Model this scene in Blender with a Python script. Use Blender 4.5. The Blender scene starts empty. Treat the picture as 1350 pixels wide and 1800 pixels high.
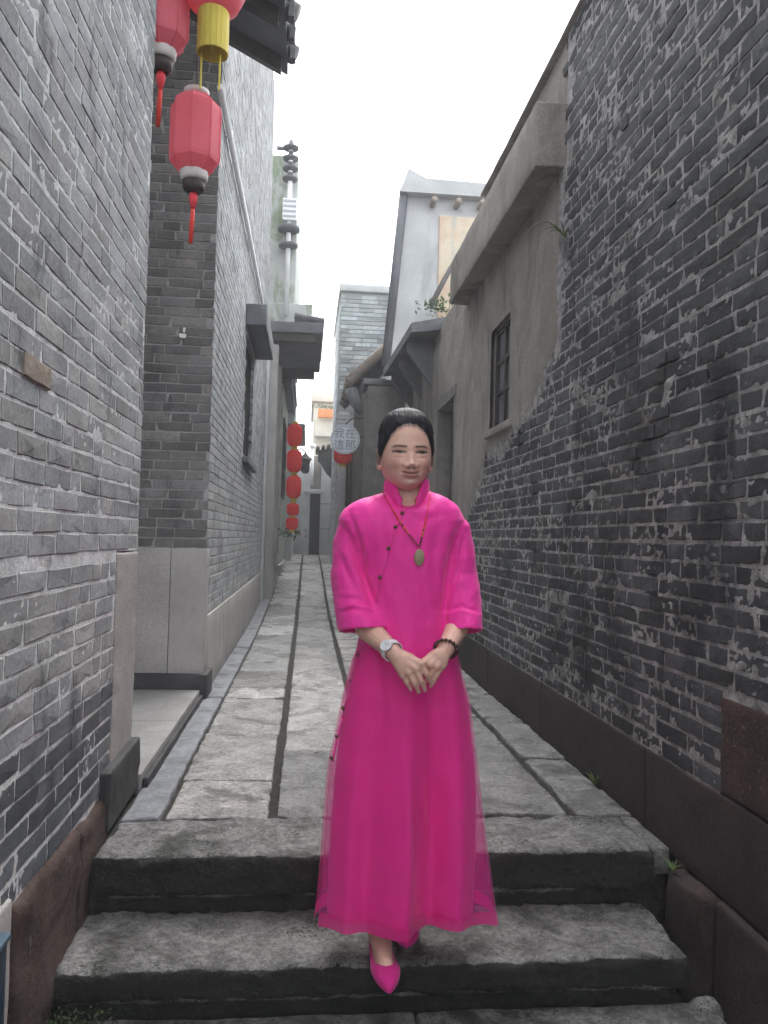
import bpy, math, random
import numpy as np
from mathutils import Vector, Matrix, Euler
from mathutils.bvhtree import BVHTree
rng = np.random.default_rng(7); random.seed(7)
S = bpy.context.scene
COL = S.collection
# ------------------------------------------------------------------ camera, world, sun, exposure
FPX = 1400.0
CAM = np.array([0.0, 0.0, 1.06])
YAW, PITCH, ROLL = math.radians(5.4647), math.radians(1.8443), math.radians(1.4)
cF = np.array([math.sin(YAW)*math.cos(PITCH), math.cos(YAW)*math.cos(PITCH), math.sin(PITCH)])
_r0 = np.array([math.cos(YAW), -math.sin(YAW), 0.0]); _u0 = np.cross(_r0, cF)
cR = _r0*math.cos(ROLL)+_u0*math.sin(ROLL); cU = np.cross(cR, cF)
cam = bpy.data.cameras.new('camera'); camo = bpy.data.objects.new('camera', cam); COL.objects.link(camo)
camo.matrix_world = Matrix(((cR[0], cU[0], -cF[0], CAM[0]), (cR[1], cU[1], -cF[1], CAM[1]), (cR[2], cU[2], -cF[2], CAM[2]), (0, 0, 0, 1)))
cam.sensor_fit = 'VERTICAL'; cam.sensor_height = 36; cam.lens = 36*FPX/1800; cam.clip_start = .05; cam.clip_end = 2000
S.camera = camo
SUN_EL, SUN_AZ = math.radians(62), math.radians(12)     # azimuth from +Y towards +X
w = bpy.data.worlds.new('World'); S.world = w; w.use_nodes = True
nt = w.node_tree; bg = nt.nodes['Background']
sky = nt.nodes.new('ShaderNodeTexSky'); sky.sky_type = 'NISHITA'; sky.sun_disc = False
sky.sun_elevation = SUN_EL; sky.sun_rotation = SUN_AZ; sky.dust_density = 4.0; sky.air_density = 1.0; sky.ozone_density = 1.0
hs = nt.nodes.new('ShaderNodeHueSaturation'); hs.inputs['Saturation'].default_value = .22
nt.links.new(sky.outputs[0], hs.inputs['Color']); ov = nt.nodes.new('ShaderNodeMix'); ov.data_type = 'RGBA'; ov.inputs[0].default_value = .6; ov.inputs[7].default_value = (3.1, 3.2, 3.35, 1)   # even overcast veil over the whole dome
nt.links.new(hs.outputs[0], ov.inputs[6]); nt.links.new(ov.outputs[2], bg.inputs[0]); bg.inputs[1].default_value = .15
sl = bpy.data.lights.new('sun', 'SUN'); sl.energy = .5; sl.angle = math.radians(40); sl.color = (1, .97, .93)
so = bpy.data.objects.new('sun', sl); COL.objects.link(so)
so.rotation_euler = Vector((-math.sin(SUN_AZ)*math.cos(SUN_EL), -math.cos(SUN_AZ)*math.cos(SUN_EL), -math.sin(SUN_EL))).to_track_quat('-Z', 'Y').to_euler()
S.view_settings.view_transform = 'Standard'; S.view_settings.look = 'None'; S.view_settings.gamma = 1
S.view_settings.exposure = 2.6
S.cycles.max_bounces = 8; S.cycles.diffuse_bounces = 5; S.cycles.transparent_max_bounces = 16
# ------------------------------------------------------------------ helpers
def on(x, y, X=None, Y=None, Z=None):
    d = cF+cR*(x-675)/FPX+cU*(900-y)/FPX
    t = (X-CAM[0])/d[0] if X is not None else (Y-CAM[1])/d[1] if Y is not None else (Z-CAM[2])/d[2]
    return CAM+t*d
def pj(P):
    v = np.asarray(P, float)-CAM; z = v@cF
    return 675+FPX*(v@cR)/z, 900-FPX*(v@cU)/z, z
def sstep(a, b, x):
    t = np.clip((np.asarray(x, float)-a)/(b-a), 0, 1); return t*t*(3-2*t)
def _h(i, j, k, s):
    n = (i.astype(np.int64)*374761393+j.astype(np.int64)*668265263+k.astype(np.int64)*2147483647+s*1274126177) & 0x7fffffff
    n = ((n ^ (n >> 13))*1274126177) & 0x7fffffff
    n = (n ^ (n >> 16)) & 0x7fffffff
    return n/0x7fffffff
def vnoise(P, s=0):
    P = np.asarray(P, float); f = np.floor(P).astype(np.int64); t = P-f; t = t*t*(3-2*t); o = 0
    for a in (0, 1):
        for b in (0, 1):
            for c in (0, 1):
                o = o+_h(f[..., 0]+a, f[..., 1]+b, f[..., 2]+c, s)*np.where(a, t[..., 0], 1-t[..., 0])*np.where(b, t[..., 1], 1-t[..., 1])*np.where(c, t[..., 2], 1-t[..., 2])
    return o*2-1
def fbm(P, octv=4, s=0):
    P = np.asarray(P, float); o = 0; a = .5
    for i in range(octv): o = o+a*vnoise(P*(2**i)+i*17.3, s+i); a *= .5
    return o
class MB:
    def __init__(s): s.v = []; s.f = []; s.n = 0
    def add(s, V, F):
        V = np.asarray(V, float); s.v.append(V); n = s.n
        s.f.extend([tuple(int(i)+n for i in f) for f in F]); s.n += len(V); return s
    def box(s, a, b):
        x0, y0, z0 = a; x1, y1, z1 = b
        return s.add([(x0, y0, z0), (x1, y0, z0), (x1, y1, z0), (x0, y1, z0), (x0, y0, z1), (x1, y0, z1), (x1, y1, z1), (x0, y1, z1)],
                     [(0, 3, 2, 1), (4, 5, 6, 7), (0, 1, 5, 4), (1, 2, 6, 5), (2, 3, 7, 6), (3, 0, 4, 7)])
    def loft(s, rings, cap=True, closed=True):
        rings = np.asarray(rings, float); m, n = rings.shape[:2]; F = []
        for i in range(m-1):
            for j in range(n if closed else n-1):
                k = (j+1) % n; F.append((i*n+j, i*n+k, (i+1)*n+k, (i+1)*n+j))
        if cap and closed: F.append(tuple(range(n-1, -1, -1))); F.append(tuple((m-1)*n+j for j in range(n)))
        return s.add(rings.reshape(-1, 3), F)
    def tube(s, pts, r, n=8, cap=True):
        pts = [np.asarray(p, float) for p in pts]; rr = r if hasattr(r, '__len__') else [r]*len(pts); R = []; prev = None
        for i, p in enumerate(pts):
            d = pts[min(i+1, len(pts)-1)]-pts[max(i-1, 0)]; d = d/(np.linalg.norm(d)+1e-12)
            a = prev if prev is not None else (np.array([0, 0, 1.]) if abs(d[2]) < .9 else np.array([1., 0, 0]))
            u = np.cross(d, np.cross(a, d)); u /= np.linalg.norm(u)+1e-12; v = np.cross(d, u); prev = u
            t = np.arange(n)*2*math.pi/n
            R.append(p+rr[i]*(np.cos(t)[:, None]*u+np.sin(t)[:, None]*v))
        return s.loft(R, cap)
    def lathe(s, prof, c, n=24, cap=True):
        t = np.arange(n)*2*math.pi/n
        return s.loft([[(c[0]+r*math.cos(a), c[1]+r*math.sin(a), c[2]+z) for a in t] for r, z in prof], cap)
    def ball(s, c, r, nu=12, nv=8):
        r = np.broadcast_to(np.asarray(r, float), 3); R = []
        for i in range(nv+1):
            a = -math.pi/2+math.pi*min(max(i/nv, .02), .98)
            R.append([(c[0]+r[0]*math.cos(a)*math.cos(t), c[1]+r[1]*math.cos(a)*math.sin(t), c[2]+r[2]*math.sin(a)) for t in np.arange(nu)*2*math.pi/nu])
        return s.loft(R)
    def capsule(s, a, b, ra, rb, n=14, k=5):
        a = np.asarray(a, float); b = np.asarray(b, float); d = b-a; L = np.linalg.norm(d); d = d/L; pts = []; rr = []
        for i in range(k): t = math.pi/2*(1-i/k)*.97; pts.append(a-d*ra*math.sin(t)); rr.append(ra*math.cos(t))
        pts += [a, b]; rr += [ra, rb]
        for i in range(1, k+1): t = math.pi/2*i/k*.97; pts.append(b+d*rb*math.sin(t)); rr.append(rb*math.cos(t))
        return s.tube(pts, rr, n)
    def mesh(s, name='m', smooth=False):
        V = np.concatenate(s.v) if s.v else np.zeros((0, 3)); m = bpy.data.meshes.new(name)
        m.from_pydata(V.tolist(), [], s.f); m.update()
        if smooth: m.polygons.foreach_set('use_smooth', np.ones(len(m.polygons), bool))
        return m
    def build(s, name, mat, parent=None, smooth=False): return obj(name, s.mesh(name, smooth), mat, parent)
def obj(name, mesh, mat=None, parent=None, loc=None, rotz=0):
    o = bpy.data.objects.new(name, mesh); COL.objects.link(o)
    if mat is not None and mesh is not None and not mesh.materials: mesh.materials.append(mat)
    if parent is not None:
        o.parent = parent
        pl = wloc(parent); base = Vector((0, 0, 0)) if loc is None else Vector(loc)
        o.location = base-pl
    elif loc is not None: o.location = loc
    o.rotation_euler.z = rotz
    return o
def wloc(o):
    v = Vector((0, 0, 0))
    while o is not None: v = v+o.location; o = o.parent
    return v
def thing(name, loc, label, cat, group=None):
    o = bpy.data.objects.new(name, None); COL.objects.link(o); o.location = [float(c) for c in loc]; o.empty_display_size = .1
    return tag(o, label, cat, group)
def tag(o, label, cat, group=None):
    o['label'] = label; o['category'] = cat
    if group: o['group'] = group
    return o
def struct(o): o['kind'] = 'structure'; return o
# ------------------------------------------------------------------ materials
def nmat(name):
    m = bpy.data.materials.new(name); m.use_nodes = True; t = m.node_tree; return m, t, t.nodes['Principled BSDF']
def N(t, typ, **k):
    n = t.nodes.new(typ)
    for a, b in k.items():
        if a in n.inputs.keys() if isinstance(a, str) else False: n.inputs[a].default_value = b
        else: setattr(n, a, b)
    return n
def c4(c): return (c[0], c[1], c[2], 1) if hasattr(c, '__len__') else (c, c, c, 1)
def noise(t, vec, scale, det=6, rough=.6, dist=0):
    n = t.nodes.new('ShaderNodeTexNoise'); n.inputs['Scale'].default_value = scale; n.inputs['Detail'].default_value = det
    n.inputs['Roughness'].default_value = rough; n.inputs['Distortion'].default_value = dist; t.links.new(vec, n.inputs['Vector']); return n.outputs['Fac']
def ramp(t, fac, a, b, lo=0., hi=1.):
    r = t.nodes.new('ShaderNodeMapRange'); r.interpolation_type = 'SMOOTHSTEP'
    r.inputs['From Min'].default_value = a; r.inputs['From Max'].default_value = b; r.inputs['To Min'].default_value = lo; r.inputs['To Max'].default_value = hi
    t.links.new(fac, r.inputs['Value']); return r.outputs[0]
def mixc(t, fac, a, b, mode='MIX'):
    m = t.nodes.new('ShaderNodeMix'); m.data_type = 'RGBA'; m.blend_type = mode
    for s, v in ((0, fac), (6, a), (7, b)):
        if hasattr(v, 'links'): t.links.new(v, m.inputs[s])
        else: m.inputs[s].default_value = v if s == 0 else c4(v)
    return m.outputs[2]
def math_(t, op, a, b=0.):
    m = t.nodes.new('ShaderNodeMath'); m.operation = op
    for i, v in enumerate((a, b)):
        if hasattr(v, 'links'): t.links.new(v, m.inputs[i])
        else: m.inputs[i].default_value = v
    return m.outputs[0]
def scaled(t, vec, s):
    m = t.nodes.new('ShaderNodeMapping'); m.inputs['Scale'].default_value = s; t.links.new(vec, m.inputs['Vector']); return m.outputs[0]
def bump(t, bsdf, h, strength, dist):
    b = t.nodes.new('ShaderNodeBump'); b.inputs['Strength'].default_value = strength; b.inputs['Distance'].default_value = dist
    t.links.new(h, b.inputs['Height']); t.links.new(b.outputs[0], bsdf.inputs['Normal'])
VARY = {'L': (.80, 1.20)}
def stone(name, c1, c2, scale=8., grain=60., rough=.85, bumps=(.6, .004), stains=(), vary=None, spec=.3, wet=None, speck=None, moss=None, algae=None):
    """c1/c2: base tones; stains: (colour, scale3, lo, hi, amount); vary: 'obj' or 'attr' tone per piece"""
    m, t, b = nmat(name)
    pos = t.nodes.new('ShaderNodeNewGeometry').outputs['Position']
    big = noise(t, pos, scale, 5, .6, .3); fine = noise(t, pos, grain, 6, .75)
    col = mixc(t, ramp(t, big, .3, .7), c1, c2)
    if vary:
        if vary == 'obj': rnd = t.nodes.new('ShaderNodeObjectInfo').outputs['Random']
        else:
            a = t.nodes.new('ShaderNodeAttribute'); a.attribute_name = 'tint'; rnd = a.outputs['Fac']
        col = mixc(t, 1., col, mixc(t, rnd, *((.80, 1.18) if 'blue_grey' in name else (.62, 1.35))), 'MULTIPLY')
        hue = math_(t, 'FRACT', math_(t, 'MULTIPLY', rnd, 7.31))
        col = mixc(t, 1., col, mixc(t, hue, (1.03, 1., .97), (.97, 1., 1.03)), 'MULTIPLY')
    col = mixc(t, 1., col, mixc(t, ramp(t, fine, .25, .75), *((.92, 1.08) if ('render' in name or 'orange' in name) else (.40, 1.55) if name in ('worn_granite', 'mossy_granite') else (.72, 1.28))), 'MULTIPLY')
    if speck:
        sp = noise(t, pos, speck[1], 2, .5); col = mixc(t, ramp(t, sp, speck[2], speck[2]+.06), col, speck[0])
    for (sc, ss, lo, hi, am) in stains:
        sf = noise(t, scaled(t, pos, ss), 1., 7, .65, .6); col = mixc(t, ramp(t, sf, lo, hi, 0, am), col, sc)
    if moss:
        mf = noise(t, pos, moss[1], 8, .75, .4); mg = noise(t, pos, 90, 4, .7)
        col = mixc(t, ramp(t, math_(t, 'MULTIPLY', mf, mg), moss[2], moss[2]+.05), col, moss[0])
    if algae:
        at = t.nodes.new('ShaderNodeAttribute'); at.attribute_name = 'algae'; an = noise(t, pos, 6, 8, .72, .4)
        col = mixc(t, ramp(t, math_(t, 'ADD', at.outputs['Fac'], math_(t, 'MULTIPLY', math_(t, 'SUBTRACT', an, .5), 1.7)), .42, .75, 0, .93), col, algae)
    t.links.new(col, b.inputs['Base Color']); b.inputs['Specular IOR Level'].default_value = spec
    if wet:
        wf = noise(t, pos, wet[0], 5, .6); t.links.new(ramp(t, wf, wet[1], wet[1]+.12, rough, wet[2]), b.inputs['Roughness'])
    else: b.inputs['Roughness'].default_value = rough
    bump(t, b, math_(t, 'ADD', fine, math_(t, 'MULTIPLY', big, 1.5)), bumps[0], bumps[1])
    return m
def plain(name, c, rough=.6, vary=.12, scale=12., metallic=0., bumps=(.2, .002), spec=.4):
    m, t, b = nmat(name); pos = t.nodes.new('ShaderNodeNewGeometry').outputs['Position']
    f = noise(t, pos, scale, 5, .6); c = c4(c)
    t.links.new(mixc(t, ramp(t, f, .25, .75), tuple(x*(1-vary) for x in c[:3]), tuple(min(1, x*(1+vary)) for x in c[:3])), b.inputs['Base Color'])
    b.inputs['Roughness'].default_value = rough; b.inputs['Metallic'].default_value = metallic; b.inputs['Specular IOR Level'].default_value = spec
    bump(t, b, noise(t, pos, scale*8, 4, .6), *bumps); return m
LST = [((.045, .05, .055), (7, 7, 3), .54, .67, .6), ((.38, .40, .41), (4, 4, 2), .60, .78, .22)]
M = {}
for v in ('obj', 'attr'):
    M['brickL_'+v] = stone('blue_grey_brick_'+v, (.245, .255, .26), (.34, .347, .352), 5, 70, .85, (.5, .003), LST, v)
    M['brickD_'+v] = stone('low_shaded_brick_'+v, (.075, .085, .095), (.12, .13, .14), 5, 70, .85, (.5, .003), LST, v)  # darker brick for the lowest courses, shade partly put into the colour
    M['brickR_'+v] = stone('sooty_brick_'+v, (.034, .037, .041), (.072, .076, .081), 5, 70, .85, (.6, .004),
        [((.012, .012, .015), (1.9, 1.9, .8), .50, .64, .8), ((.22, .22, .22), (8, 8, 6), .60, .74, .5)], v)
    M['brickG_'+v] = stone('porch_brick_'+v, (.12, .115, .11), (.18, .175, .17), 4, 60, .85, (.5, .003), LST[:1], v)
M['mortarL'] = stone('lime_mortar_pale', (.50, .51, .51), (.68, .69, .69), 14, 90, .95, (.8, .004), [((.05, .055, .06), (7, 7, 3), .55, .68, .7)])
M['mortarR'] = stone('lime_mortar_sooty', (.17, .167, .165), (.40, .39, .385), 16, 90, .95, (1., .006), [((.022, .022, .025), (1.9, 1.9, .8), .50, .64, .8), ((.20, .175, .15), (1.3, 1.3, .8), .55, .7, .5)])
M['plasterR'] = stone('weathered_plaster', (.21, .19, .17), (.30, .275, .25), 3, 60, .92, (.6, .006), [((.10, .085, .075), (2, 2, .6), .5, .68, .7), ((.40, .38, .36), (9, 9, 2.5), .6, .75, .6)])
M['granite'] = stone('worn_granite', (.16, .158, .155), (.29, .285, .28), 9, 48, .5, (.9, .012), [((.045, .043, .04), (4, 4, 4), .53, .66, .8)], 'obj', .5, (2.2, .46, .16), speck=((.42, .41, .40), 120, .64), moss=((.035, .045, .022), 3.0, .335))
M['granite_step'] = stone('mossy_granite', (.13, .128, .125), (.27, .265, .26), 12, 46, .55, (1., .022), [((.04, .04, .036), (3.5, 3.5, 4), .50, .66, .85)], None, .35, None, speck=((.34, .33, .32), 130, .62), moss=((.02, .03, .014), 3.6, .30), algae=(.016, .017, .015))
M['kerb'] = stone('grey_concrete_kerb', (.14, .147, .16), (.215, .225, .24), 9, 60, .7, (.8, .008), [((.05, .05, .05), (4, 4, 4), .50, .66, .7)])
M['slab_porch'] = stone('porch_slab', (.19, .185, .18), (.26, .255, .25), 3, 80, .8, (.3, .002), [((.12, .115, .11), (2, 2, 2), .55, .72, .5)])
M['dirt'] = stone('wet_dirt', (.016, .015, .013), (.034, .032, .028), 12, 60, .9, (1., .01))
M['redstone'] = stone('red_sandstone', (.06, .040, .034), (.105, .07, .06), 6, 50, .9, (1., .012), [((.28, .25, .23), (8, 8, 5), .58, .72, .6), ((.03, .028, .026), (4, 4, 4), .55, .7, .7)])
M['redstone_dark'] = stone('dark_red_sandstone', (.022, .015, .0145), (.04, .026, .024), 5, 60, .85, (.8, .008), [((.02, .018, .018), (2, 2, 2), .5, .65, .7)], speck=((.16, .14, .13), 55, .74))
M['redstone_block'] = stone('speckled_red_sandstone', (.04, .022, .02), (.07, .038, .033), 7, 70, .9, (1., .01), speck=((.2, .14, .12), 70, .68))
M['pilaster'] = stone('dressed_granite', (.30, .285, .27), (.38, .36, .345), 3, 120, .8, (.4, .002), [((.13, .125, .12), (3, 3, 1.5), .56, .75, .6)])
M['plinth'] = stone('dark_slate_plinth', (.028, .028, .030), (.05, .049, .05), 6, 80, .7, (.3, .003), [((.14, .135, .13), (5, 5, 5), .6, .75, .4)])
M['conc_pale'] = stone('pale_render', (.44, .45, .45), (.56, .57, .57), 2, 40, .9, (.4, .005), [((.26, .27, .26), (2.5, 2.5, .5), .52, .7, .6)])
M['conc_dark'] = stone('dark_eave_concrete', (.10, .105, .115), (.15, .155, .165), 3, 50, .9, (.4, .004))
M['timber'] = stone('dark_timber', (.028, .024, .022), (.05, .043, .038), 6, 60, .6, (.5, .003))
M['timber_grey'] = stone('weathered_timber', (.13, .12, .115), (.20, .185, .175), 5, 60, .8, (.5, .003))
M['tile'] = stone('grey_clay_tile', (.10, .105, .11), (.17, .17, .17), 6, 60, .85, (.5, .004), [((.30, .26, .20), (3, 3, 3), .58, .72, .5)])
M['tile_brown'] = stone('mossy_brown_tile', (.24, .20, .165), (.34, .29, .24), 5, 50, .9, (.5, .004), [((.10, .10, .09), (4, 4, 4), .52, .68, .6)])
M['facebrick'] = None
M['orange_wall'] = stone('patched_orange_plaster', (.62, .45, .32), (.70, .62, .48), 3, 40, .9, (.5, .005), [((.50, .5, .45), (4, 4, 1.5), .5, .62, .8), ((.62, .36, .25), (3, 3, .9), .56, .68, .7)])
M['moss_wall'] = stone('vine_streaked_render', (.42, .44, .42), (.55, .57, .54), 3, 40, .9, (.5, .006), [((.20, .27, .15), (4, 4, 1.2), .48, .6, .8)])
M['cream'] = plain('cream_render', (.60, .56, .48), .85, .1, 3)
M['orange_box'] = plain('terracotta_planter', (.62, .23, .08), .7, .1, 6)
M['white_paint'] = plain('white_pipe_paint', (.86, .87, .88), .45, .06, 8)
M['glass'] = plain('dusty_window_glass', (.17, .185, .20), .25, .15, 5, spec=.6)
M['void'] = plain('dark_interior', (.018, .016, .016), .9)
M['bluebox'] = plain('navy_metal_box', (.014, .03, .055), .4, .1, 10)
M['bluelid'] = plain('blue_metal_lid', (.06, .10, .14), .4, .1, 10)
M['lred'] = None
def cloth_mat(name, col, trans=.0, rough=.55, transl=.0, sheen=.3, weave=900., wr=None):
    m, t, b = nmat(name); pos = t.nodes.new('ShaderNodeNewGeometry').outputs['Position']
    f = noise(t, pos, 14, 5, .6); c = col
    t.links.new(mixc(t, ramp(t, f, .3, .7), tuple(x*.93 for x in c), tuple(min(1, x*1.05) for x in c)), b.inputs['Base Color'])
    b.inputs['Roughness'].default_value = rough; b.inputs['Specular IOR Level'].default_value = .25
    b.inputs['Sheen Weight'].default_value = sheen; b.inputs['Sheen Tint'].default_value = (1, .5, .8, 1); b.inputs['Sheen Roughness'].default_value = .5
    h = math_(t, 'ADD', noise(t, scaled(t, pos, (1, 1, .35)), 28, 4, .6), math_(t, 'MULTIPLY', noise(t, pos, weave, 2, .5), .12))
    bump(t, b, h, .45, .008)
    out = t.nodes['Material Output']; sh = b.outputs[0]
    if transl:
        tl = t.nodes.new('ShaderNodeBsdfTranslucent'); tl.inputs[0].default_value = c4(col); mx = t.nodes.new('ShaderNodeMixShader'); mx.inputs[0].default_value = transl
        t.links.new(sh, mx.inputs[1]); t.links.new(tl.outputs[0], mx.inputs[2]); sh = mx.outputs[0]
    if trans:
        tr = t.nodes.new('ShaderNodeBsdfTransparent'); tr.inputs[0].default_value = (1, .93, .98, 1); mx = t.nodes.new('ShaderNodeMixShader'); mx.inputs[0].default_value = trans
        t.links.new(sh, mx.inputs[1]); t.links.new(tr.outputs[0], mx.inputs[2]); sh = mx.outputs[0]
    t.links.new(sh, out.inputs[0]); return m
PINK = (.90, .034, .35)
M['pink'] = cloth_mat('magenta_silk', PINK, 0, .5)
M['sheer'] = cloth_mat('sheer_magenta_organza', (.98, .045, .43), .62, .5, .12)
M['sheer_hem'] = cloth_mat('folded_organza_hem', PINK, .28, .5, .3)
M['pink_shoe'] = cloth_mat('magenta_suede', (.66, .02, .25), 0, .7)
M['lred'] = cloth_mat('red_lantern_silk', (.88, .25, .31), 0, .55, .5, .1)
M['lredfar'] = cloth_mat('bright_red_lantern_silk', (.95, .07, .06), 0, .55, .5, .1)
M['lyellow'] = cloth_mat('yellow_fringe', (.72, .60, .10), 0, .6, .2, .1)
M['lwhite'] = plain('white_lantern_ring', (.6, .58, .55), .6)
M['ldark'] = plain('dark_lantern_cap', (.05, .035, .035), .6)
M['tassel'] = cloth_mat('red_tassel', (.75, .06, .04), 0, .6, .1, .1)
M['wood_bead'] = plain('dark_rosewood_bead', (.05, .012, .012), .25, .1, 30, spec=.6)
M['coral'] = plain('coral_bead', (.72, .14, .05), .35, .1, 50)
M['redcord'] = plain('red_cord', (.78, .05, .07), .7, .1, 60)
M['jade'] = plain('carved_olive_stone', (.30, .25, .15), .4, .15, 60)
M['bronze'] = plain('bronze_knot_button', (.13, .055, .04), .45, .1, 60)
M['watch'] = plain('white_watch', (.80, .80, .80), .35, .03, 30)
M['watch_grey'] = plain('watch_dial', (.68, .69, .70), .3, .03, 30)
M['hand'] = plain('watch_hands', (.2, .2, .2), .4)
M['sign'] = plain('white_acrylic_sign', (.66, .70, .74), .35, .05, 6)
M['sign_rim'] = plain('grey_sign_rim', (.42, .44, .47), .4, .05, 6)
M['sign_ink'] = plain('grey_sign_lettering', (.30, .33, .37), .5)
M['leaf'] = plain('weed_green', (.07, .11, .03), .6, .3, 30)
M['moss'] = plain('moss_green', (.03, .045, .018), .95, .4, 40)
M['white_tissue'] = plain('white_tissue', (.75, .75, .75), .8)
# ------------------------------------------------------------------ rough blocks
def blockmesh(a, b, res=.04, rnd=.012, amp=.003, nscale=18., seed=0, top_amp=0., amp2=0.):
    a = np.array(a, float); b = np.array(b, float); V = []; F = []; n0 = 0
    for ax in range(3):
        u, v = [(1, 2), (2, 0), (0, 1)][ax]
        nu = max(1, int(round((b[u]-a[u])/res))); nv = max(1, int(round((b[v]-a[v])/res)))
        def lin(k, n):
            g = np.linspace(a[k], b[k], n+1)
            e = min(rnd, (b[k]-a[k])*.3)
            return np.unique(np.concatenate([[a[k], a[k]+e*.4, a[k]+e], g[(g > a[k]+e*1.2) & (g < b[k]-e*1.2)], [b[k]-e, b[k]-e*.4, b[k]]])) if rnd > 0 else g
        gu, gv = lin(u, nu), lin(v, nv)
        for side in (0, 1):
            U, W = np.meshgrid(gu, gv, indexing='ij'); P = np.zeros(U.shape+(3,)); P[..., u] = U; P[..., v] = W; P[..., ax] = (a if side == 0 else b)[ax]
            m, n = U.shape; V.append(P.reshape(-1, 3))
            for i in range(m-1):
                for j in range(n-1):
                    q = (n0+i*n+j, n0+(i+1)*n+j, n0+(i+1)*n+j+1, n0+i*n+j+1); F.append(q if side else q[::-1])
            n0 += m*n
    V = np.concatenate(V); key = np.round(V*1e5).astype(np.int64)
    _, idx, inv = np.unique(key, axis=0, return_index=True, return_inverse=True); inv = inv.ravel(); P = V[idx]
    if rnd > 0:
        r = min(rnd, (b-a).min()*.45); core = np.clip(P, a+r, b-r); d = P-core; l = np.linalg.norm(d, axis=1, keepdims=True); P = core+d/np.maximum(l, 1e-9)*np.minimum(l, r)
    if amp > 0:
        P = P+amp*np.stack([fbm(P*nscale, 3, seed+k*5) for k in range(3)], 1)*1.6
    if amp2: P = P+amp2*np.stack([fbm(P*55., 3, seed+9+k*5) for k in range(3)], 1)*1.8
    if top_amp:
        P[:, 2] += np.where(P[:, 2] > b[2]-.03, top_amp*fbm(P*5., 2, seed+31), 0)
    m = bpy.data.meshes.new('block'); m.from_pydata(P.tolist(), [], [tuple(int(inv[i]) for i in f) for f in F]); m.update()
    m.polygons.foreach_set('use_smooth', np.ones(len(m.polygons), bool)); return m
def algae_front(o):
    me = o.data; n = np.empty(len(me.vertices)*3); me.vertices.foreach_get('normal', n); n = n.reshape(-1, 3); c = np.empty(len(me.vertices)*3); me.vertices.foreach_get('co', c); c = c.reshape(-1, 3)
    k = sstep(.15, .7, np.maximum(-n[:, 1], np.abs(n[:, 0])))*sstep(.004, .03, c[:, 2].max()-c[:, 2])
    at = me.attributes.new('algae', 'FLOAT', 'POINT'); at.data.foreach_set('value', k.astype(np.float32)); return o
def block(name, a, b, mat, parent=None, **k): return obj(name, blockmesh(a, b, **k), mat, parent)
# ------------------------------------------------------------------ brick walls
def brickmesh(L, H, seed, depth=.03):
    r = np.random.default_rng(seed); j = lambda s: r.uniform(-s, s)
    x, z = L/2, H/2
    out = [(-x, -z), (-x*.35, -z), (x*.4, -z), (x, -z), (x, z), (x*.35, z), (-x*.4, z), (-x, z)]
    ch = .010
    out = np.array([(px+j(.0022), pz+j(.0018)) for px, pz in out])
    if r.random() < .35:
        k = r.choice([0, 3, 4, 7]); out[k] *= np.array([1-ch/x*1.2, 1-ch/z*.5])
    n = len(out); c = out*np.array([1-.0025/x, 1-.0025/z])
    V = [(p[0], depth, p[1]) for p in out]+[(p[0], .002, p[1]) for p in out]+[(p[0], j(.0012), p[1]) for p in c]+[(j(.02), j(.0015)-.0006, 0)]
    F = []
    for i in range(n):
        k = (i+1) % n; F += [(i, k, n+k, n+i), (n+i, n+k, 2*n+k, 2*n+i), (2*n+i, 2*n+k, 3*n)]
    return np.array(V), F
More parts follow.
